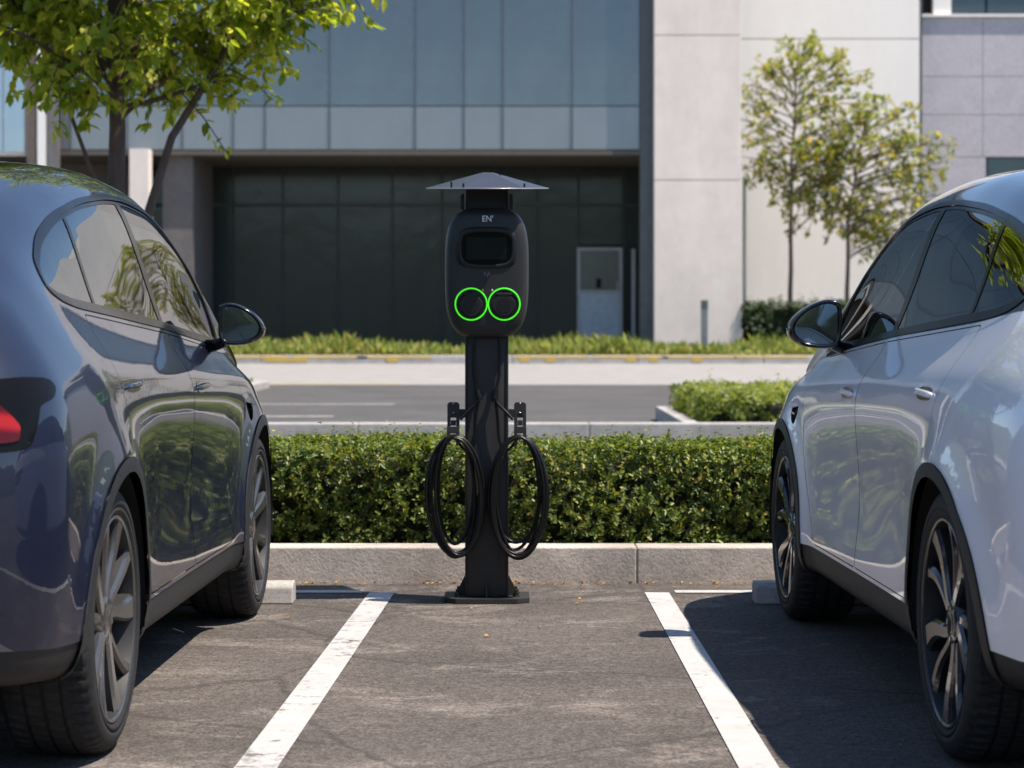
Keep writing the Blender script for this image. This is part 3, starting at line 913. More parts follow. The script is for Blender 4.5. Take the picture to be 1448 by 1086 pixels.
# round sockets: light ring, dark collar, flap cap
for cxp in (667, 713):
    c = Matrix.Translation((sx(cxp), 0, sz(430.5)))
    m = MB(); m.lathe([(-.128, .0699), (-.133, .0695), (-.1343, .0680), (-.1343, .0653), (-.133, .0640), (-.128, .0636)], 72, 'y', True, c)
    ring = m.build('light_ring', green, hd)
    m = MB(); m.lathe([(-.1275, .0625), (-.1305, .062), (-.131, .056), (-.1295, .053), (-.128, .0)], 56, 'y', True, c); m.build('socket_collar', blk2, hd)
    m = MB()
    pts = []
    for i in range(40):
        a = 2 * math.pi * i / 40
        r_ = .047 + (.0035 if math.sin(a) > .86 or (abs(math.cos(a)) > .93 and math.sin(a) > -.3) else 0)
        pts.append((r_ * math.cos(a) + sx(cxp), r_ * math.sin(a) + sz(430.5) - .004))
    m.prism(pts, -.139, -.128, 'y', .003)
    m.box(sx(cxp) - .034, sx(cxp) + .034, -.1405, -.129, sz(430.5) + .037, sz(430.5) + .048, .003)
    cp = m.build('socket_cap', cap_m, hd)
    m = MB(); m.prism([(sx(cxp) + x, sz(430.5) - .006 + z) for x, z in sup(.030, .030, 2.4, 28)], -.1405, -.1388, 'y', .001); m.build('cap_disc', blk2, cp)
# lettering and small marks
cu = bpy.data.curves.new('lettering', 'FONT'); cu.body = "EN'"; cu.size = .036; cu.align_x = 'CENTER'; cu.extrude = .0006; cu.offset = .0002
tmp = bpy.data.objects.new('tmp', cu); COL.objects.link(tmp)
bpy.context.view_layer.update()
me = bpy.data.meshes.new_from_object(tmp.evaluated_get(bpy.context.evaluated_depsgraph_get()))
bpy.data.objects.remove(tmp)
lo = bpy.data.objects.new('lettering', me); COL.objects.link(lo); lo.parent = hd
me.materials.clear(); me.materials.append(white_m)
lo.rotation_euler = (R(90), 0, 0); lo.location = (sx(690), -.1290, sz(315.2)); lo.rotation_euler = (R(86), 0, 0); lo.scale = (.92, 1, 1)
m = MB()
for k, r_ in enumerate((.006, .011)):
    for sgn in (-1, 1):
        m.tube([(sx(689) + sgn * r_ * math.cos(a), -.1305, sz(388) + r_ * math.sin(a)) for a in np.linspace(-.8, .8, 6)], .0011, 5)
m.tube([(sx(689), -.1305, sz(388)), (sx(690), -.1305, sz(393))], .001, 5)
m.build('contactless_mark', M_plain('grey_print', (.25, .25, .25), .5), hd)
for p, mm in ((683, amber_m), (696.5, white_m)):
    m = MB(); m.prism([(sx(p) - .0045, sz(412)), (sx(p) + .0045, sz(412)), (sx(p) + .001, sz(408.8)), (sx(p) - .002, sz(409.8))], -.1312, -.1296, 'y'); m.build('indicator_mark', mm, hd)
# canopy bracket and canopy
m = MB(); m.box(-.090, .092, -.01, .02, sz(297), sz(266) + .01, .003)
br = m.build('bracket', blk, st)
for sgn in (-1, 1):
    m = MB(); m.prism([(sgn * .096, sz(297)), (sgn * .113, sz(297)), (sgn * .113, sz(279)), (sgn * .108, sz(275)), (sgn * .096, sz(275))], -.03, .03, 'y', .002); m.build('bracket_ear', blk, br)
    m = MB(); m.box(sgn * .06 - .012, sgn * .06 + .012, -.06, .06, sz(267) - .004, sz(267) + .02, .002); m.build('bracket_arm', blk, br)
zc0, zc1 = sz(267), sz(244.2)
rim = [(sx(603), 0), (sx(657), -.25), (sx(741), -.25), (sx(775), 0), (sx(741), .25), (sx(657), .25)]
apx = [(sx(681) , 0), (sx(684), -.022), (sx(694), -.022), (sx(698), 0), (sx(694), .022), (sx(684), .022)]
m = MB()
N6 = 6
rim[0] = (sx(603), .0); rim[3] = (sx(775), .0)
top = [(x, y, zc1) for x, y in apx]; lowv = [(x, y, zc0 + .004 + y * .066) for x, y in rim]; und = [(x * .985, y * .985, zc0 + .0015 + y * .066) for x, y in rim]
utop = [(x, y, zc1 - .006) for x, y in apx]
V = top + lowv + und + utop
F = [tuple(range(6))]
for i in range(6):
    j = (i + 1) % 6
    F += [(i, 6 + i, 6 + j, j), (12 + i, 18 + i, 18 + j, 12 + j)]
m.add(V, F); m.add([V[18 + i] for i in range(6)], [(5, 4, 3, 2, 1, 0)])
cn = m.build('canopy', canopy_m, st)
m = MB(); m.tube([(x, y, zc0 + .002 + y * .066) for x, y in rim], .0026, 6, True); m.build('canopy_rim', edge_m, cn)
m = MB()
for (x, y) in ((sx(640), -.20), (sx(657), -.235), (sx(741), -.235), (sx(707), -.03)):
    t_ = (y + .25) / .23
    m.box(x - .004, x + .004, y - .003, y + .003, zc0 - .008, zc0 + .004 + .066 * max(0, t_) * .95)
m.build('rivet', blk2, cn)

# cable holders and cables, one each side
for sgn in (-1, 1):
    hcx = sgn * .142
    ya = -.050
    zt_, zb_ = sz(568), sz(627)
    # perforated plate: rails left and right with cross bars around two D-shaped openings
    m = MB()
    m.prism([(hcx - .026, sz(585)), (hcx + .026, sz(585)), (hcx + .026, zt_ - .009), (hcx + .018, zt_), (hcx - .018, zt_), (hcx - .026, zt_ - .009)], ya - .004, ya, 'y', .0015)
    for dx in (-1, 1):
        m.box(hcx + dx * .026 - (.014 if dx > 0 else 0), hcx + dx * .026 + (.014 if dx < 0 else 0), ya - .004, ya, zb_ + .02, sz(585) - .0005)
    m.box(hcx - .0115, hcx + .0115, ya - .004, ya, sz(601), sz(593.5))
    m.box(hcx - .0115, hcx + .0115, ya - .004, ya, sz(612), sz(607.5))
    ho = m.build('cable_holder', blk, st)
    m = MB()
    for dx in (-.019, .019):
        m.box(hcx + dx - .007, hcx + dx + .007, ya - .075, ya - .0045, zb_ - .002, zb_ + .004, .001)
        m.box(hcx + dx - .007, hcx + dx + .007, ya - .079, ya - .0745, zb_ - .002, zb_ + .060, .001)
    m.box(hcx - .026, hcx + .026, ya - .0795, ya - .0742, zb_ + .052, zb_ + .078, .001)
    m.build('hook', blk, ho)
    for z in (zt_ - .006, sz(583)):
        m = MB(); m.lathe([(-.0545, .0), (-.0545, .0035), (-.0535, .0035)], 10, 'y', True, Matrix.Translation((hcx, 0, z))); m.build('screw', MATS['steel'], ho)
    m = MB(); m.box(min(sgn * .09, sgn * .13), max(sgn * .09, sgn * .13), -.04, -.03, sz(590), sz(578), .001); m.box(hcx - .012, hcx + .012, -.0498, -.03, sz(590), sz(578)); m.build('holder_arm', blk, ho)
    # cable: from the head down to the gland, across to the hook and round in loops
    m = MB()
    cr = .0071
    gx, gz_ = sgn * .034, sz(560)
    tx = sgn * .056
    down = [(tx, -.072, sz(476)), (tx, -.074, sz(500)), (tx * .98, -.076, sz(530)), (gx * 1.15, -.080, sz(553)), (gx * 1.05, -.084, sz(562)), (gx * 1.35, -.088, sz(570)), (sgn * .075, -.094, sz(579)), (sgn * .112, -.10, sz(592))]
    m.tube([Vector(p) for p in down], cr * .9, 8)
    loops = []
    lcx = sgn * .1365
    turns = 7
    K = 40
    rg = random.Random(5 + sgn)
    par = [(q[0] + rg.uniform(-.006, .006), q[1] + rg.uniform(-.008, .006), q[2] + rg.uniform(-.008, .008), rg.uniform(-.006, .006)) for q in ((.022, .080, .214), (-.022, .100, .236), (.014, .124, .252), (-.018, .092, .264), (.024, .110, .226), (-.010, .128, .258), (.016, .098, .244), (-.004, .116, .254))]
    for i in range(turns * K + 1):
        t_ = i / K; k = min(int(t_), turns - 1); f = t_ - k
        A_ = [par[k][q] * (1 - f) + par[k + 1][q] * f for q in range(4)]
        a = math.pi / 2 + sgn * 2 * math.pi * t_ * -1
        tilt = .055 * sgn
        ex = A_[1] * math.cos(a); ez = A_[2] * math.sin(a)
        ztp = sz(616)
        x = lcx + A_[0] * (1 - math.sin(a)) * .9 + ex + tilt * 0 + .012 * sgn * -1 * (1 - math.sin(a)) * .3
        z = ztp - A_[2] + ez + A_[3]
        y = -.062 - .0100 * t_ * .9 - .012 * (1 - math.sin(a)) * .3 - .01
        loops.append((x, y, z))
    m.tube(loops, cr, 8)
    # tail rising behind the loops to the gland
    tail = [loops[0], (sgn * .085, -.083, sz(640)), (sgn * .052, -.085, sz(625)), (sgn * .047, -.084, sz(590)), (gx * 1.1, -.083, sz(566))]
    tp = []
    for i in range(len(tail) - 1):
        a_, b_ = Vector(tail[i]), Vector(tail[i + 1])
        tp += [a_.lerp(b_, t) for t in (0, .25, .5, .75)]
    tp.append(Vector(tail[-1]))
    for _ in range(3): tp = [tp[0]] + [(tp[i - 1] + tp[i] * 2 + tp[i + 1]) / 4 for i in range(1, len(tp) - 1)] + [tp[-1]]
    m.tube(tp, cr * .85, 8)
    cb = m.build('cable', rub, st)
    m = MB(); m.tube([(gx * 1.2, -.082, sz(551)), (gx * .85, -.085, sz(568))], [.0125, .0105], 12); m.tube([(gx * 1.0, -.0845, sz(558)), (gx * .95, -.085, sz(562))], [.0145, .0145], 12)
    m.build('cable_gland', blk2, cb)

# ------------------------------------------------------------------ cars: one lofted half shell, cut into panels
WB = 2.85
def smooth_row(pts, b, sig=.085):
    P = np.array(pts, float)
    g = np.arange(-1.8, 4.6, .01)
    out = []
    for k in (1, 2):
        lin = np.interp(g, P[:, 0], P[:, k])
        s0 = (P[1, k] - P[0, k]) / (P[1, 0] - P[0, 0]); s1 = (P[-1, k] - P[-2, k]) / (P[-1, 0] - P[-2, 0])
        lin = np.where(g < P[0, 0], P[0, k] + s0 * (g - P[0, 0]), lin)
        lin = np.where(g > P[-1, 0], P[-1, k] + s1 * (g - P[-1, 0]), lin)
        h = int(4 * sig / .01); w = np.exp(-.5 * (np.arange(-h, h + 1) * .01 / sig) ** 2); w /= w.sum()
        sm = np.convolve(np.pad(lin, h, mode='reflect', reflect_type='odd'), w, 'valid')
        out.append(np.interp(b, g, sm))
    return np.array(out)      # x, z

ROW = {
 0: [(-1, .74, .30), (-.5, .82, .26), (.5, .87, .232), (2.4, .87, .23), (3.3, .80, .24), (3.8, .70, .28)],
 1: [(-1, .90, .33), (-.6, .925, .29), (0, .94, .27), (.6, .95, .25), (2.3, .95, .25), (2.85, .95, .25), (3.3, .92, .26), (3.8, .84, .29)],
 2: [(-1, .925, .44), (-.6, .965, .41), (0, .99, .40), (.7, .965, .395), (1.4, .962, .395), (2.2, .968, .39), (2.85, .985, .39), (3.3, .955, .39), (3.8, .88, .40)],
 3: [(-1, .945, .58), (-.6, .98, .57), (0, 1.0, .56), (.7, .955, .55), (1.4, .945, .55), (2.2, .958, .55), (2.85, .995, .55), (3.3, .965, .53), (3.8, .89, .50)],
 4: [(-1, .94, .76), (-.6, .985, .77), (0, 1.005, .77), (.7, .962, .75), (1.4, .950, .74), (2.2, .960, .74), (2.85, .99, .74), (3.3, .96, .68), (3.8, .87, .60)],
 5: [(-1, .90, .95), (-.6, .965, .975), (-.1, .99, .985), (.6, .975, .96), (1.4, .962, .935), (2.2, .960, .925), (2.85, .965, .92), (3.3, .93, .85), (3.8, .83, .70)],
 7: [(-1, .77, 1.105), (-.6, .825, 1.215), (-.25, .848, 1.25), (.26, .862, 1.207), (1.3, .866, 1.16), (2.1, .862, 1.112), (2.5, .862, 1.085), (2.8, .87, 1.055), (3.2, .85, .975), (3.6, .79, .86), (3.8, .73, .775)],
 9: [(-1, .60, 1.14), (-.6, .62, 1.30), (-.25, .635, 1.435), (.1, .645, 1.535), (.5, .652, 1.615), (.9, .658, 1.66), (1.3, .660, 1.675), (1.8, .675, 1.65), (2.0, .70, 1.585), (2.2, .735, 1.485), (2.5, .79, 1.29), (2.7, .82, 1.14), (2.85, .83, 1.075), (3.2, .80, .995), (3.6, .73, .885), (3.8, .67, .79)],
 11: [(-1, 0, 1.15), (-.6, 0, 1.34), (-.25, 0, 1.48), (.1, 0, 1.59), (.5, 0, 1.675), (.9, 0, 1.715), (1.3, 0, 1.725), (1.75, 0, 1.69), (2.0, 0, 1.60), (2.3, 0, 1.42), (2.6, 0, 1.22), (2.8, 0, 1.105), (2.95, 0, 1.075), (3.3, 0, 1.03), (3.6, 0, .94), (3.8, 0, .81)],
}
YREAR = [-.86, -.90, -.95, -.985, -1.0, -.985, -.96, -.95, -.945, -.94, -.94, -.94]
YFRONT = [3.66, 3.70, 3.76, 3.79, 3.80, 3.79, 3.77, 3.74, 3.73, 3.72, 3.72, 3.72]
LR, LF, PR, PF = .5, .75, 1.2, 1.25
NPAR, NT = 420, 133
pgrid = np.linspace(-.5 - PR, 3.05 + PF, NPAR)
th_r = np.clip((-.5 - pgrid) / PR, 0, 1) * math.pi / 2
th_f = np.clip((pgrid - 3.05) / PF, 0, 1) * math.pi / 2
bgrid = np.where(pgrid < -.5, -.5 - LR * np.sin(th_r), np.where(pgrid > 3.05, 3.05 + LF * np.sin(th_f), pgrid))
def cornerf(s, n): return np.maximum(0, 1 - np.clip(s, 0, 1) ** n) ** (1 / n)
egrid = np.where(pgrid < -.5, cornerf(np.sin(th_r), 2.5), cornerf(np.sin(th_f), 2.3))
egrid[0] = 0; egrid[-1] = 0
CT = np.zeros((12, NPAR, 3))
for k in ROW:
    x_, z_ = smooth_row(ROW[k], bgrid)
    CT[k, :, 0] = x_; CT[k, :, 2] = z_
CT[11, :, 0] = 0
CT[6, :, 0] = .46 * CT[5, :, 0] + .54 * CT[7, :, 0] + .014; CT[6, :, 2] = .48 * CT[5, :, 2] + .52 * CT[7, :, 2]
CT[8, :, 0] = .5 * (CT[7, :, 0] + CT[9, :, 0]) + .022; CT[8, :, 2] = .5 * (CT[7, :, 2] + CT[9, :, 2]) + .01
CT[10, :, 0] = .52 * CT[9, :, 0]; CT[10, :, 2] = CT[9, :, 2] + .80 * (CT[11, :, 2] - CT[9, :, 2])
for k in range(12):
    CT[k, :, 0] *= egrid
    y = bgrid.copy()
    y = np.where(bgrid < -.3, -.3 + (bgrid + .3) * ((-.3 - YREAR[k]) / .7), y)
    y = np.where(bgrid > 3.0, 3.0 + (bgrid - 3.0) * ((YFRONT[k] - 3.0) / .8), y)
    CT[k, :, 1] = y
# cubic B-spline across the rows, control points pre-compensated so that it passes close to them
def phantom(c):
    lo = 2 * c[0] - c[1]
    hi = c[10].copy(); hi[:, 0] *= -1
    return np.concatenate([lo[None], c, hi[None]], 0)
def bs_knots(c):
    e = phantom(c); return (e[:-2] + 4 * e[1:-1] + e[2:]) / 6
C = CT.copy()
for _ in range(2):
    dlt = CT - bs_knots(C); dlt[11, :, 0] = 0
    C = C + .85 * dlt
E_ = phantom(C)
tgrid = np.linspace(0, 11, NT)
SURF = np.zeros((NPAR, NT, 3))
for j, t in enumerate(tgrid):
    i = min(int(t), 10); f = t - i
    w = [(1 - f) ** 3 / 6, (3 * f ** 3 - 6 * f ** 2 + 4) / 6, (-3 * f ** 3 + 3 * f ** 2 + 3 * f + 1) / 6, f ** 3 / 6]
    SURF[:, j] = sum(w[q] * E_[i + q] for q in range(4))
SURF[:, -1, 0] = 0; SURF[0, :, 0] = 0; SURF[-1, :, 0] = 0
# wheel-arch flares
for yc in (0, WB):
    d = np.sqrt((SURF[..., 1] - yc) ** 2 + (SURF[..., 2] - .37) ** 2)
    fl = .022 * np.exp(-((np.maximum(d, .43) - .43) / .075) ** 2)
    side = np.clip((SURF[..., 0] - .6) / .3, 0, 1) * np.clip((1.05 - SURF[..., 2]) / .1, 0, 1)
    SURF[..., 0] += fl * side
# normals
du = np.gradient(SURF, axis=0); dv = np.gradient(SURF, axis=1)
NRM = np.cross(du, dv)
NRM = NRM / np.maximum(np.linalg.norm(NRM, axis=2, keepdims=True), 1e-9)
if NRM[NPAR // 2, 50, 0] < 0: NRM = -NRM
NRM[:, -1, 0] = 0; NRM[0, :, 0] = 0; NRM[-1, :, 0] = 0
NRM[0] = np.where(np.linalg.norm(NRM[0], axis=1, keepdims=True) < .5, np.array([0, -1., 0]), NRM[0])
NRM[-1] = np.where(np.linalg.norm(NRM[-1], axis=1, keepdims=True) < .5, np.array([0, 1., 0]), NRM[-1])

def lookup(A, p, t):
    fp = np.clip((p - pgrid[0]) / (pgrid[1] - pgrid[0]), 0, NPAR - 1.0001); ft = np.clip(t / 11 * (NT - 1), 0, NT - 1.0001)
    i = fp.astype(int); j = ft.astype(int); a = (fp - i)[:, None]; b = (ft - j)[:, None]
    return (A[i, j] * (1 - a) + A[i + 1, j] * a) * (1 - b) + (A[i, j + 1] * (1 - a) + A[i + 1, j + 1] * a) * b

TMAXI = int(9.0 / 11 * (NT - 1))
def to_pt(yz):
    """side-view (y,z) -> (p,t)"""
    out = []
    for y, z in yz:
        p = y
        t = 3.0
        for _ in range(25):
            fp = np.clip((p - pgrid[0]) / (pgrid[1] - pgrid[0]), 0, NPAR - 1.0001); i = int(fp); a = fp - i
            zc = SURF[i, :TMAXI, 2] * (1 - a) + SURF[i + 1, :TMAXI, 2] * a
            zc = np.maximum.accumulate(zc)
            t = float(np.interp(z, zc, tgrid[:TMAXI])) if z > zc[0] else max(-.3, (z - zc[0]) * 6)
            yc = float(lookup(SURF[..., 1:2], np.array([p]), np.array([max(t, 0)]))[0, 0])
            if abs(yc - y) < 1e-4: break
            p = min(max(p + (y - yc) * .9, pgrid[0]), pgrid[-1])
        out.append((p, t))
    return np.array(out)

def dens(pts, step=.02, closed=True):
    out = []
    n = len(pts)
    for i in range(n if closed else n - 1):
        a, b = np.array(pts[i], float), np.array(pts[(i + 1) % n], float)
        k = max(1, int(np.linalg.norm(b - a) / step))
        for q in range(k): out.append(a + (b - a) * q / k)
    return np.array(out)
def fillet(pts, r=.04, n=6):
    """round every corner of a closed polygon"""
    out = []
    m = len(pts)
    for i in range(m):
        p0, p1, p2 = (np.array(pts[(i + k) % m], float) for k in (-1, 0, 1))
        l0, l2 = np.linalg.norm(p0 - p1), np.linalg.norm(p2 - p1)
        rr = min(r, l0 * .45, l2 * .45)
        a, b = p1 + (p0 - p1) / l0 * rr, p1 + (p2 - p1) / l2 * rr
        for q in range(n + 1):
            t = q / n
            out.append(a * (1 - t) ** 2 + p1 * 2 * t * (1 - t) + b * t * t)
    return out
def inside(poly, x, y):
    res = np.zeros(len(x), bool)
    n = len(poly); j = n - 1
    for i in range(n):
        xi, yi = poly[i]; xj, yj = poly[j]
        c = ((yi > y) != (yj > y)) & (x < (xj - xi) * (y - yi) / (yj - yi + 1e-15) + xi)
        res ^= c; j = i
    return res
def inset(poly, d):
    P = np.array(poly, float)
    area = .5 * np.sum(P[:, 0] * np.roll(P[:, 1], -1) - np.roll(P[:, 0], -1) * P[:, 1])
    if area < 0: P = P[::-1]
    keep = np.linalg.norm(P - np.roll(P, 1, 0), axis=1) > 1e-6; P = P[keep]
    T = np.roll(P, -1, 0) - np.roll(P, 1, 0); T /= np.maximum(np.linalg.norm(T, axis=1, keepdims=True), 1e-9)
    Q = P + np.stack([-T[:, 1], T[:, 0]], 1) * d
    A, B = P, np.roll(P, -1, 0)
    ab = B - A
    ok = []
    for q in Q:
        s_ = np.clip(np.sum((q - A) * ab, 1) / np.maximum(np.sum(ab * ab, 1), 1e-12), 0, 1)
        ok.append(np.min(np.linalg.norm(A + ab * s_[:, None] - q, axis=1)) > d * .93)
    Q = Q[np.array(ok)]
    return Q
def clip(poly, a, b, c):
    """keep a*x+b*y<=c"""
    out = []; n = len(poly)
    for i in range(n):
        p, q = poly[i], poly[(i + 1) % n]
        dp, dq = a * p[0] + b * p[1] - c, a * q[0] + b * q[1] - c
        if dp <= 0: out.append(np.array(p))
        if dp * dq < 0: out.append(np.array(p) + (np.array(q) - np.array(p)) * dp / (dp - dq))
    return out
def circ(yc, r, zlo=.2):
    a0 = math.asin((zlo - .37) / r)
    return [(yc + r * math.cos(a), .37 + r * math.sin(a)) for a in np.linspace(a0, math.pi - a0, 60)]

DLO = fillet([(2.57, 1.098), (2.1, 1.125), (1.3, 1.172), (.6, 1.205), (.1, 1.228), (-.06, 1.246), (-.15, 1.277), (-.10, 1.355), (.06, 1.435), (.32, 1.508), (.7, 1.572), (1.1, 1.609), (1.45, 1.616), (1.79, 1.590), (2.01, 1.522), (2.2, 1.42), (2.4, 1.27), (2.56, 1.135)], .14, 6)
DLO = dens(DLO, .02)
dlo_in = dens(inset(DLO, .017), .02)
glz = inset(dlo_in, .012)
line_ = lambda p, q: ((q[1] - p[1]), -(q[0] - p[0]), (q[1] - p[1]) * p[0] - (q[0] - p[0]) * p[1])   # right of p->q has a*x+b*y > c
aB0 = line_((1.385, 1.1), (1.225, 1.65)); aB1 = line_((1.46, 1.1), (1.30, 1.65))
aC0 = line_((.32, 1.1), (.47, 1.65)); aC1 = line_((.35, 1.1), (.50, 1.65))
neg = lambda l: (-l[0], -l[1], -l[2])
gz_f = clip(glz, *neg(aB1)); gz_r = clip(clip(glz, *aB0), *neg(aC1)); gz_q = clip(glz, *aC0)
dA = line_((2.36, 1.1), (2.26, 1.5)); gz_f = [p for p in gz_f]
FD = fillet([(1.44, .36), (2.24, .36), (2.31, .46), (2.38, .58), (2.455, .74), (2.505, .90), (2.535, 1.05), (2.53, 1.084), (2.1, 1.112), (1.44, 1.153)], .03, 5)
RD = [(1.44, .36), (1.44, 1.153), (.6, 1.192), (.15, 1.213), (.125, 1.10), (.125, .98), (.14, .86)] + [(.497 * math.cos(a), .37 + .497 * math.sin(a)) for a in np.linspace(1.15, -.02, 14)]
RD = fillet(RD, .03, 4)
ARCH = [(0, .405), (WB, .405)]

LOOPS = []      # (region, loop in (p,t))
def reg(name, pts, step=.02, side=True):
    d = dens(pts, step)
    LOOPS.append((name, to_pt(d) if side else d))
for yc, r in ARCH: reg('hole', circ(yc, r), .012)
for yc, r in ARCH: reg('wheel_arch_trim', circ(yc, r + .042), .012)
reg('front_window', gz_f); reg('rear_window', gz_r); reg('quarter_window', gz_q)
reg('pillar_cover', dlo_in); reg('window_trim', DLO)
reg('front_door', inset(dens(FD), .0036)); reg('gap', FD)
reg('rear_door', inset(dens(RD), .0036)); reg('gap', RD)
reg('vent', fillet([(2.585, .880), (2.70, .868), (2.695, .848), (2.65, .812), (2.61, .80)], .015, 3), .01)
pt = lambda l, s_=.03: dens(fillet(l, s_, 4), .03)
LOOPS.append(('tail_red', pt([(-1.55, 4.64), (-.875, 4.62), (-.86, 4.82), (-.93, 5.22), (-1.55, 5.42)], .05)))
LOOPS.append(('tail_lamp', pt([(-1.69, 4.55), (-.83, 4.50), (-.77, 4.85), (-.74, 5.10), (-.64, 5.17), (-.58, 5.36), (-.62, 5.55), (-.82, 5.70), (-1.69, 5.8)], .1)))
LOOPS.append(('headlight', pt([(3.18, 5.7), (3.3, 5.0), (3.75, 4.6), (3.8, 5.3), (3.55, 5.9)], .1)))
LOOPS.append(('grille', pt([(3.7, 2.2), (4.29, 2.2), (4.29, 3.4), (3.8, 3.4)], .1)))
LOOPS.append(('windshield', pt([(2.62, 9.38), (2.70, 10.2), (2.73, 11.2), (1.70, 11.2), (1.74, 10.2), (1.93, 9.38)], .08)))
LOOPS.append(('rear_screen', pt([(.0, 9.45), (.0, 11.2), (-.72, 11.2), (-.72, 10.3), (-.62, 9.5)], .08)))
LOOPS.append(('roof_panel', pt([(.15, 9.42), (.15, 11.2), (1.64, 11.2), (1.68, 10.2), (1.82, 9.42)], .08)))
hood_o = [(2.79, 8.85), (2.80, 11.2), (3.9, 11.2), (3.85, 9.6), (3.6, 8.9)]
LOOPS.append(('hood', np.array(inset(pt(hood_o, .12), .005)))); LOOPS.append(('gap', pt(hood_o, .12)))
LOOPS.append(('upper', dens([(-1.0, 7.03), (-.6, 7.03), (0, 7.03), (2.60, 7.03), (2.74, 8.6), (2.74, 11.25), (-1.12, 11.25), (-1.12, 7.6)], .03)))
reg('sill_trim', [(.3, .1), (2.55, .1), (2.55, .348), (.3, .348)], .03)
LOOPS.append(('bumper_trim', dens([(-1.75, -.5), (-.30, -.5), (-.30, 1.8), (-.62, 1.72), (-1.75, 1.75)], .03)))
LOOPS.append(('bumper_trim', dens([(3.2, -.5), (4.35, -.5), (4.35, 1.7), (3.7, 1.6), (3.2, 1.5)], .03)))
reg('charge_flap', inset(fillet([(-.42, .90), (-.24, .90), (-.24, 1.04), (-.42, 1.04)], .03, 4), .002), .015)

TS = .2
pts2 = []; edges2 = []
for name, lp in LOOPS:
    b = len(pts2); n = len(lp)
    pts2 += [Vector((float(p), float(min(max(t, -.4), 11.3)) * TS)) for p, t in lp]
    edges2 += [(b + i, b + (i + 1) % n) for i in range(n)]
gp_ = np.arange(pgrid[0], pgrid[-1] + .001, (pgrid[-1] - pgrid[0]) / 190)
gt_ = np.linspace(0, 11, 81) * TS
b = len(pts2)
pts2 += [Vector((float(p) , float(t))) for t in gt_ for p in gp_]
npg = len(gp_)
edges2 += [(b + i, b + i + 1) for i in range(npg - 1)]                                 # lower border
l0 = b + (len(gt_) - 1) * npg
edges2 += [(l0 + i, l0 + i + 1) for i in range(npg - 1)]                               # centre line
vco, _, tris, _, _, _ = geometry.delaunay_2d_cdt(pts2, edges2, [], 0, 1e-5)
PT = np.array([(v[0], v[1] / TS) for v in vco])
TR = np.array([t for t in tris if len(t) == 3], int)
cen = PT[TR].mean(1)
okt = (cen[:, 1] > 0) & (cen[:, 1] < 11) & (cen[:, 0] > pgrid[0]) & (cen[:, 0] < pgrid[-1])
TR = TR[okt]; cen = cen[okt]
PT[:, 1] = np.clip(PT[:, 1], 0, 11); PT[:, 0] = np.clip(PT[:, 0], pgrid[0], pgrid[-1])
VCO = lookup(SURF, PT[:, 0], PT[:, 1]); VNO = norm(lookup(NRM, PT[:, 0], PT[:, 1]))
REG = np.full(len(TR), 'body', dtype=object); done = np.zeros(len(TR), bool)
for name, lp in LOOPS:
    q = inside([tuple(x) for x in lp], cen[:, 0], cen[:, 1]) & ~done
    REG[q] = name; done |= q
# make winding agree with the outward normals
e1 = VCO[TR[:, 1]] - VCO[TR[:, 0]]; e2 = VCO[TR[:, 2]] - VCO[TR[:, 0]]
fl = np.sum(np.cross(e1, e2) * VNO[TR].mean(1), 1) < 0
TR[fl] = TR[fl][:, ::-1]
area = np.linalg.norm(np.cross(e1, e2), axis=1)
good = area > 1e-9
TR, REG, cen = TR[good], REG[good], cen[good]
OFFY = -WB / 2

DEF = None
def warp(v):
    if DEF is None: return v
    v = v.copy()
    s_ = np.clip((v[:, 2] - .93) / .45, 0, 1); s_ = s_ * s_ * (3 - 2 * s_)
    v[:, 1] -= DEF[0] * s_ * np.clip((v[:, 1] + 1.0) / .6, 0, 1)
    v[:, 1] -= .16 * np.clip((-.3 - v[:, 1]) / .3, 0, 1)
    v[:, 2] -= DEF[1] * np.clip((v[:, 2] - .6) / .6, 0, 1)
    return v
def panel(names, sides, mat, parent, name, off=0.0, flt=None):
    """one mesh from all triangles of the given regions, on the given sides (+1 right, -1 left)"""
    sel = np.isin(REG, names)
    if flt is not None: sel &= flt(cen[:, 0])
    T_ = TR[sel]
    u, inv = np.unique(T_, return_inverse=True); T_ = inv.reshape(-1, 3)
    v = warp(VCO[u]) + VNO[u] * off; nn = VNO[u]
    V, Fc, Nn = [], [], []
    for s_ in sides:
        vv = v.copy(); vn = nn.copy(); ff = T_
        if s_ < 0:
            vv[:, 0] *= -1; vn[:, 0] *= -1; ff = T_[:, ::-1]
        Fc.append(ff + sum(len(x) for x in V)); V.append(vv); Nn.append(vn)
    V = np.concatenate(V); V[:, 1] += OFFY; Fc = np.concatenate(Fc); Nn = np.concatenate(Nn)
    if len(sides) == 2:
        h_ = len(u); same = np.abs(V[:h_, 0]) < 1e-5
        rm = np.arange(2 * h_); rm[h_:][same] = np.arange(h_)[same]
        Fc = rm[Fc]; u2, i2 = np.unique(Fc, return_inverse=True); Fc = i2.reshape(-1, 3); V = V[u2]; Nn = Nn[u2]
    o = np_mesh(name, V, Fc, mat, parent, True)
    o.data.normals_split_custom_set_from_vertices([tuple(x) for x in Nn])
    return o

def M_lens(name):
    m, nt, b = mat_new(name)
    w = nd(nt, "ShaderNodeTexWave", {"Vector": objco(nt), "Scale": 4.5, "Distortion": 1.5, "Detail": 2.0}, bands_direction='Z')
    nt.links.new(ramp(nt, w.outputs[1], [(.2, (.07, .002, .003)), (.5, (.20, .004, .006)), (.85, (.34, .012, .012))]), b.inputs["Base Color"])
    b.inputs["Roughness"].default_value = .14
    b.inputs["Specular IOR Level"].default_value = .3
    return m

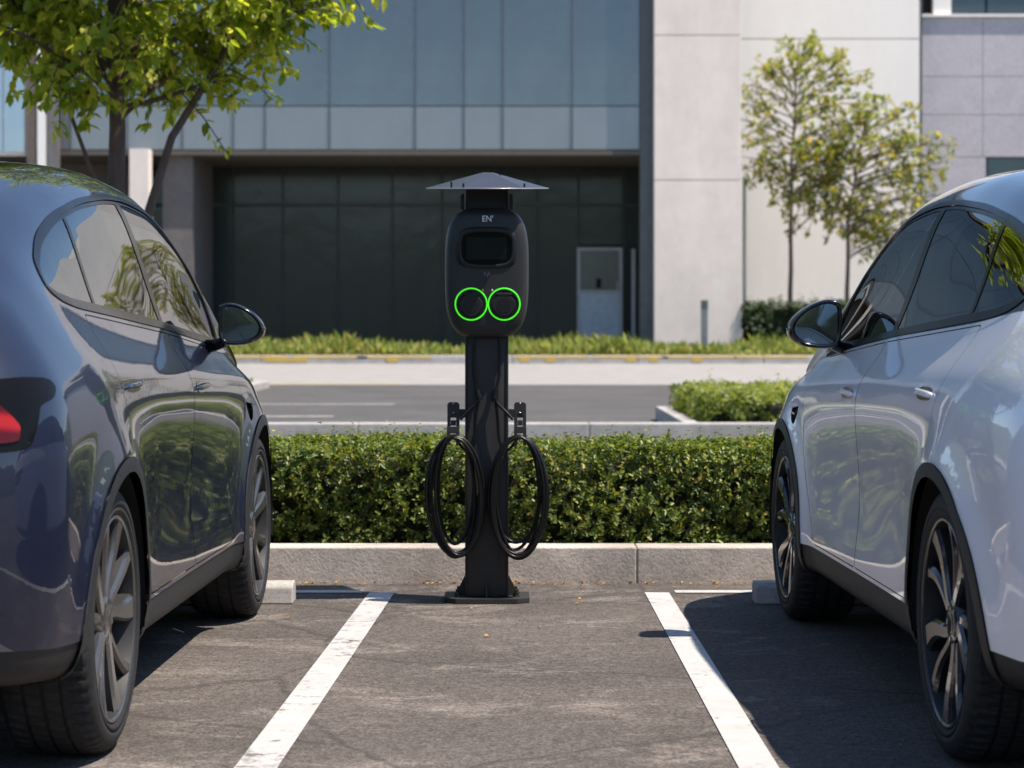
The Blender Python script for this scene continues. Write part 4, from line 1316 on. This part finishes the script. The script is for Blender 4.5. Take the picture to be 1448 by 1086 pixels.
# ---- shared car materials
tyre_m = M_plain('tyre_rubber', (.020, .020, .021), .72, 0, .25, 20, .25, 0, .35, 90)
trim_m = M_plain('grained_plastic', (.018, .018, .019), .55, 0, .15, 10, .25, 0, .4, 500)
gloss_blk = M_plain('gloss_black', (.006, .006, .007), .12, 0, .1, 5, 0, .35)
pillar_blk = M_plain('pillar_black', (.006, .006, .007), .16, 0, .1, 5, 0, 0, .12)
dark_m = M_plain('dark_cavity', (.006, .006, .006), .9)
well_m = M_plain('wheel_well', (.010, .010, .010), .95)
cabin_m = M_plain('cabin_trim', (.035, .034, .034), .7, 0, .15, 12, .1)
seat_m = M_plain('seat_leather', (.055, .052, .05), .55, 0, .15, 12, .2, 0, .5, 70)
aglass = M_autoglass('auto_glass', (.30, .34, .35), .04)
aglass_dk = M_autoglass('privacy_glass', (.13, .15, .16), .06)
mirror_m = M_plain('mirror_silver', (.20, .25, .31), .01, 1.0, .02)
lamp_red = M_lens('red_lens')
lamp_clear = M_plain('lamp_lens', (.25, .26, .27), .06, .4, .2, 12, 0, 1.0)
disc_m = M_plain('brake_steel', (.30, .29, .28), .35, 1.0, .15, 40)
amber_l = M_plain('indicator_lens', (.45, .35, .25), .1, 0, .1, 20, 0, 1.0)

def wheel(parent, y, sgn, rim_face, rim_pocket, style, spin):
    """wheel with its outer face towards sgn*x"""
    w_ = empty('wheel', (sgn * .992, y + OFFY, .37), 0 if sgn > 0 else math.pi, parent)
    RO = .37
    prof = [(-.235, .283), (-.252, .30), (-.257, .325), (-.250, .350), (-.235, .3625), (-.217, .3675),
            (-.188, .3690), (-.187, .3615), (-.179, .3615), (-.178, .3695), (-.138, .3700), (-.137, .362), (-.127, .362), (-.126, .3700), (-.088, .3695), (-.087, .3615), (-.079, .3615), (-.078, .3690),
            (-.046, .3675), (-.028, .3630), (-.014, .352), (-.006, .338), (-.002, .322), (-.002, .312), (-.006, .311), (-.006, .306), (-.002, .3055), (-.003, .297), (-.010, .288), (-.018, .283)]
    rib = {4, 5, 6, 9, 10, 13, 14, 17, 18, 19}
    shoulder = {4, 5, 18, 19}
    nseg = 240
    def mod(j, k, r):
        if k in shoulder and j % 4 == 0: return r - .010
        if k in {6, 9, 10, 13, 14, 17} and (j + (2 if k in (10, 13) else 0)) % 4 == 1: return r - .0035
        return r
    m = MB()
    m.lathe(prof[:5], nseg, 'x', True, None, lambda j, k, r: mod(j, k, r)); m.lathe(prof[4:20], nseg, 'x', False, None, lambda j, k, r: mod(j, k + 4, r)); m.lathe(prof[19:], nseg, 'x', True, None, lambda j, k, r: mod(j, k + 19, r))
    m.build('tyre', tyre_m, w_)
    # rim barrel + lip
    m = MB()
    m.lathe([(-.016, .286), (-.010, .2855), (-.007, .283), (-.008, .277), (-.012, .274)], 96, 'x')
    def spoke(a0, a1, w0, w1, x0, x1, th, taper=.55, bow=.0, ns=12):
        secs = []
        for i in range(ns + 1):
            s_ = i / ns
            r_ = .052 + (.274 - .052) * s_
            a = a0 + (a1 - a0) * (s_ ** .8) + bow * math.sin(math.pi * s_)
            wd = (w0 + (w1 - w0) * s_) * (1 - .22 * math.sin(math.pi * s_))
            xf = x0 + (x1 - x0) * s_ ** 1.5
            ta = np.array([0, -math.sin(a), math.cos(a)]); ra = np.array([0, math.cos(a), math.sin(a)])
            c = ra * r_
            X_ = np.array([1, 0, 0])
            secs.append([c + ta * wd * taper + X_ * xf, c - ta * wd * taper + X_ * (xf + .001), c - ta * wd * .9 + X_ * (xf - .008), c - ta * wd + X_ * (xf - th), c + ta * wd + X_ * (xf - th), c + ta * wd * .9 + X_ * (xf - .009)])
        return secs
    faces_ = []
    rimobj = None
    mp_ = MB()
    for k in range(5):
        a = spin + k * 2 * math.pi / 5
        if style == 'split':
            A = [spoke(a - .16, a - .36, .025, .045, -.030, -.012, .05, .62, -.09), spoke(a + .18, a + .24, .021, .030, -.034, -.013, .05, .45, -.06)]
        else:
            A = [spoke(a - .14, a - .44, .025, .050, -.030, -.014, .05, .58, -.17), spoke(a + .20, a + .12, .021, .032, -.034, -.016, .05, .42, -.15)]
        for secs in A:
            n6 = 6
            fr = MB()
            V_ = [p for s_ in secs for p in s_]
            F1, F2 = [], []
            for i in range(len(secs) - 1):
                for q in range(6):
                    q2 = (q + 1) % 6
                    f = (i * 6 + q, (i + 1) * 6 + q, (i + 1) * 6 + q2, i * 6 + q2)
                    (F1 if q in (0, 1, 5) else F2).append(f)
            m.add(V_, F1, False)
            mp_.add(V_, F2, False)
    m.lathe([(-.05, .0), (-.026, .0), (-.024, .03), (-.026, .034)], 40, 'x')
    m.lathe([(-.026, .034), (-.028, .056), (-.034, .066), (-.07, .07)], 40, 'x')
    rimo = m.build('rim', rim_face, w_)
    mp_.lathe([(-.012, .274), (-.028, .268), (-.06, .2615), (-.13, .2545), (-.22, .262), (-.238, .284)], 96, 'x')
    mp_.build('spoke_side', rim_pocket, rimo)
    m = MB()
    for k in range(5):
        a = spin + .63 + k * 2 * math.pi / 5
        m.lathe([(-.06, .010), (-.027, .010), (-.026, .007), (-.026, .0)], 8, 'x', False, Matrix.Translation((0, .046 * math.cos(a), .046 * math.sin(a))))
    m.build('lug_nut', gloss_blk, rimo)
    m = MB(); m.lathe([(-.105, .09), (-.105, .178), (-.125, .178), (-.125, .09)], 64, 'x', False); m.lathe([(-.105, .09), (-.085, .085), (-.075, .06), (-.075, .0)], 40, 'x'); m.build('brake_disc', disc_m, w_)
    m = MB()
    ca = 2.6
    pp = [(.115 * math.cos(a), .115 * math.sin(a)) for a in np.linspace(ca - .5, ca + .5, 10)] + [(.19 * math.cos(a), .19 * math.sin(a)) for a in np.linspace(ca + .5, ca - .5, 10)]
    m.prism(pp, -.14, -.075, 'x', .006); m.build('brake_caliper', trim_m, w_)
    m = MB(); m.lathe([(-.12, 0), (-.12, .25)], 48, 'x', False); m.build('hub_back', dark_m, w_)
    return w_

def make_car(label, loc, rz, paint, roof_paint, rim_face, rim_pocket, style, spin, handle_m, deform, mir):
    global DEF
    DEF = deform
    root = empty('parked_car', loc, rz); tag(root, label, 'car', 'cars parked on either side of the charging post')
    B = (1, -1)
    upper = roof_paint
    if roof_paint is paint: body = panel(['body', 'charge_flap', 'upper'], B, paint, root, 'body')
    else:
        body = panel(['body', 'charge_flap'], B, paint, root, 'body')
        panel(['upper'], B, roof_paint, root, 'roof')
    panel(['gap', 'front_door', 'rear_door', 'hood'], B, dark_m, root, 'inner_structure', -.016)
    panel(['hood'], B, paint, root, 'hood')
    panel(['roof_panel'], B, gloss_blk, root, 'roof_panel')
    for s_ in B:
        panel(['pillar_cover'], (s_,), pillar_blk, root, 'pillar_cover', -.001)
        panel(['window_trim'], (s_,), pillar_blk, root, 'window_trim', .003)
        panel(['sill_trim'], (s_,), trim_m, root, 'sill_trim', -.004)
        panel(['wheel_arch_trim'], (s_,), trim_m, root, 'wheel_arch_trim', .005, lambda p: p < 1.4)
        panel(['wheel_arch_trim'], (s_,), trim_m, root, 'wheel_arch_trim', .005, lambda p: p >= 1.4)
    panel(['bumper_trim'], B, trim_m, root, 'bumper_trim', -.004, lambda p: p < 1.4)
    panel(['bumper_trim'], B, trim_m, root, 'bumper_trim', -.004, lambda p: p >= 1.4)
    panel(['windshield'], B, aglass, root, 'windshield', -.001)
    panel(['rear_screen'], B, aglass_dk, root, 'rear_screen', -.001)
    panel(['grille'], B, trim_m, root, 'grille', -.006)
    for s_ in B:
        panel(['quarter_window'], (s_,), aglass_dk, root, 'quarter_window', -.003)
        panel(['vent'], (s_,), gloss_blk, root, 'fender_vent', -.014)
        tl = panel(['tail_lamp', 'tail_red'], (s_,), pillar_blk, root, 'tail_light', .001)
        panel(['tail_red'], (s_,), lamp_red, tl, 'red_lens', .006)
        panel(['headlight'], (s_,), lamp_clear, root, 'headlight', .001)
        for nm, wn, g, hy, hz_ in (('front_door', 'front_window', aglass, 1.62, .965), ('rear_door', 'rear_window', aglass_dk, .30, 1.005)):
            d = panel([nm], (s_,), paint, root, 'door')
            panel([wn], (s_,), g, d, 'window', -.003)
            q = to_pt([(hy, hz_)])[0]
            hp = warp(lookup(SURF, q[:1], q[1:]))[0]; hn = norm(lookup(NRM, q[:1], q[1:]))[0]
            M_ = Matrix.Translation((s_ * hp[0], hp[1] + OFFY, hp[2])) @ Matrix.Rotation(math.asin(float(hn[2])) * -s_, 4, 'Y')
            m = MB()
            rg_ = []
            for u in np.linspace(-1, 1, 15):
                e = (1 - abs(u) ** 5) ** .3
                wz = .0095 * max(.15, e); ox = .030 * max(.0, 1 - abs(u) ** 4) * .42 + .001
                rg_.append([(s_ * (ox + .005 * math.cos(a)), u * .125, wz * math.sin(a) + .004 * u) for a in np.linspace(0, 2 * math.pi, 14, endpoint=False)])
            m.loft(rg_, True, True, True, M_)
            m.build('handle', handle_m, d, recalc=True)
            m = MB()
            m.prism(sup(.10, .020, 3, 30), s_ * .0005, s_ * .0022, 'x', 0, M_); m.build('handle_shade_patch', gloss_blk if s_ else dark_m, d)  # flat dark plate on the door, painting the shade of a hollow
        # wing mirror
        mr = empty('wing_mirror', (s_ * (.88 + mir[0]), 2.20 + OFFY + mir[1], 1.185), 0, root); mr.scale = (mir[2],) * 3
        out = [(.00, .055), (.010, .072), (.045, .079), (.09, .066), (.135, .038), (.163, .005), (.170, -.022), (.160, -.047), (.125, -.070), (.07, -.078), (.018, -.074), (.002, -.045)]
        Pp = np.array(out); 
        for _ in range(3):
            nx_ = np.roll(Pp, -1, 0); Pp = np.stack([.75 * Pp + .25 * nx_, .25 * Pp + .75 * nx_], 1).reshape(-1, 2)
        ctr = np.array([.082, .0])
        def mring(k, y, dz=0, dx=0): return [(s_ * (ctr[0] + dx + (p[0] - ctr[0]) * k), y, ctr[1] + dz + (p[1] - ctr[1]) * k) for p in Pp]
        rg_ = [mring(.80, .012), mring(.835, .001), mring(.86, -.010), mring(.93, -.014), mring(.985, -.010), mring(1.02, .004), mring(1.03, .03), mring(.99, .07), mring(.88, .105), mring(.68, .128, -.004), mring(.40, .140, -.008), mring(.12, .143, -.01)]
        m = MB(); m.loft(rg_, True, False, True); hsg = m.build('mirror_housing', gloss_blk, mr, recalc=True)
        m = MB(); r0 = mring(.83, -.0005, 0, -.002); r1 = mring(.45, -.0015); r2 = mring(.05, -.002)
        m.loft([r0, r1, r2], True, False, True); m.build('mirror_glass', mirror_m, hsg, recalc=True)
        m = MB(); m.tube([(s_ * x, y, z) for x, y, z in ((.100, .035, -.008), (.135, .034, -.010), (.160, .030, -.013), (.1755, .022, -.018))], [.003, .005, .005, .002], 6); m.build('indicator', lamp_clear, hsg)
        m = MB(); m.loft([[(s_ * x, y + .055 + .034 * w_ * math.cos(a), z + .022 * w_ * math.sin(a)) for a in np.linspace(0, 6.2832, 12, endpoint=False)] for x, y, z, w_ in ((-.06, .05, -.085, 1.3), (-.02, .03, -.078, 1.05), (.01, .01, -.068, 1.0), (.035, .0, -.055, 1.1))], True)
        m.build('mirror_arm', gloss_blk, mr, recalc=True)
        for y in (0, WB): wheel(root, y, s_, rim_face, rim_pocket, style, spin + y)
        # wheel wells
        for y in (0, WB):
            m = MB(); n = 40
            pr = []
            for x in (.50, .985):
                pr.append([(s_ * x, y + OFFY + .425 * math.cos(a), .37 + .425 * math.sin(a)) for a in np.linspace(-.19, math.pi + .19, n)])
            V_ = pr[0] + pr[1]
            m.add(V_, [(i, i + 1, n + i + 1, n + i) for i in range(n - 1)], True)
            m.add(pr[0], [tuple(range(n))])
            m.build('wheel_well', well_m, root)
    # floor and cabin
    m = MB()
    m.box(-.78, .78, .42 + OFFY, 2.42 + OFFY, .24, .33, .02); m.box(-.5, .5, -.75 + OFFY, 3.5 + OFFY, .25, .45, .03)
    m.build('underbody', well_m, root)
    m = MB(); m.box(-.84, .84, -.55 + OFFY, 2.55 + OFFY, .52, .56); m.box(-.8, .8, 2.36 + OFFY, 2.66 + OFFY, .56, 1.04, .05); m.build('dashboard', cabin_m, root)
    for s_ in B:
        m = MB(); m.box(s_ * .83 - .03, s_ * .83 + .03, .2 + OFFY, 2.4 + OFFY, .5, 1.09, .02); m.build('door_lining', cabin_m, root)
        m = MB()
        X0 = s_ * .40
        m.box(X0 - .26, X0 + .26, 1.42 + OFFY, 1.95 + OFFY, .58, .80, .05, None, 3)
        m.box(X0 - .25, X0 + .25, -.07, .07, 0, .66, .05, Matrix.Translation((0, 1.36 + OFFY, .74)) @ Matrix.Rotation(R(14), 4, 'X'), 3, (.84, .8))
        m.box(X0 - .13, X0 + .13, -.05, .05, .64, .86, .045, Matrix.Translation((0, 1.37 + OFFY, .74)) @ Matrix.Rotation(R(13), 4, 'X'), 3)
        m.build('seat', seat_m, root)
    m = MB(); m.box(-.66, .66, .38 + OFFY, .9 + OFFY, .58, .80, .05, None, 3)
    m.box(-.64, .64, -.08, .08, 0, .6, .05, Matrix.Translation((0, .36 + OFFY, .74)) @ Matrix.Rotation(R(20), 4, 'X'), 3)
    for x in (-.42, .42): m.box(x - .14, x + .14, -.05, .05, .58, .76, .04, Matrix.Translation((0, .37 + OFFY, .74)) @ Matrix.Rotation(R(18), 4, 'X'), 3)
    m.build('rear_seat', seat_m, root)
    m = MB()
    tw = Matrix.Translation((-.40, 2.13 + OFFY, .98)) @ Matrix.Rotation(R(-65), 4, 'X')
    m.tube([(.18 * math.cos(a), .18 * math.sin(a), 0) for a in np.linspace(0, 6.2832, 36, endpoint=False)], .015, 8, True, xf=tw)
    m.box(-.17, .17, -.02, .02, -.02, .0, .005, tw); m.box(-.05, .05, -.05, .05, -.03, .005, .015, tw)
    m.build('steering_wheel', cabin_m, root)
    return root

paint_grey = M_paint('slate_paint', (.010, .0135, .032), .12, .36)
paint_silver = M_paint('silver_paint', (.80, .79, .83), .05, .42)
roof_black = M_plain('black_roof', (.008, .009, .012), .12, 0, .1, 5, 0, 1.0)
rim_light = M_plain('machined_alloy', (.17, .166, .166), .18, .75, .08, 8)
rim_grey = M_plain('grey_alloy', (.028, .028, .030), .55, .0, .1, 8, 0, 0, .3)
rim_dark = M_plain('dark_alloy', (.028, .030, .036), .22, .5, .1, 8, 0, .7)
rim_black = M_plain('black_alloy', (.012, .012, .013), .5, .0, .1, 8, 0, 0, .3)
def car_loc(x_face, y_rear, a):
    cx, cy = x_face, y_rear
    return (cx + math.sin(a) * WB / 2, cy + math.cos(a) * WB / 2, 0)
aL, aR = R(1.35), R(-1.6)
make_car('dark slate-grey car with light alloy wheels parked left of the charging post', car_loc(-1.087 - .992, 6.10, aL), -aL, paint_grey, paint_grey, rim_light, rim_grey, 'split', .35, paint_grey, None, (.035, .04, 1.02))
make_car('pale silver car with dark wheels parked right of the charging post', car_loc(1.168 + .992, 6.02, aR), -aR, paint_silver, roof_black, rim_dark, rim_black, 'swirl', .1, paint_silver, (.13, .03), (.0, -.06, 1.16))
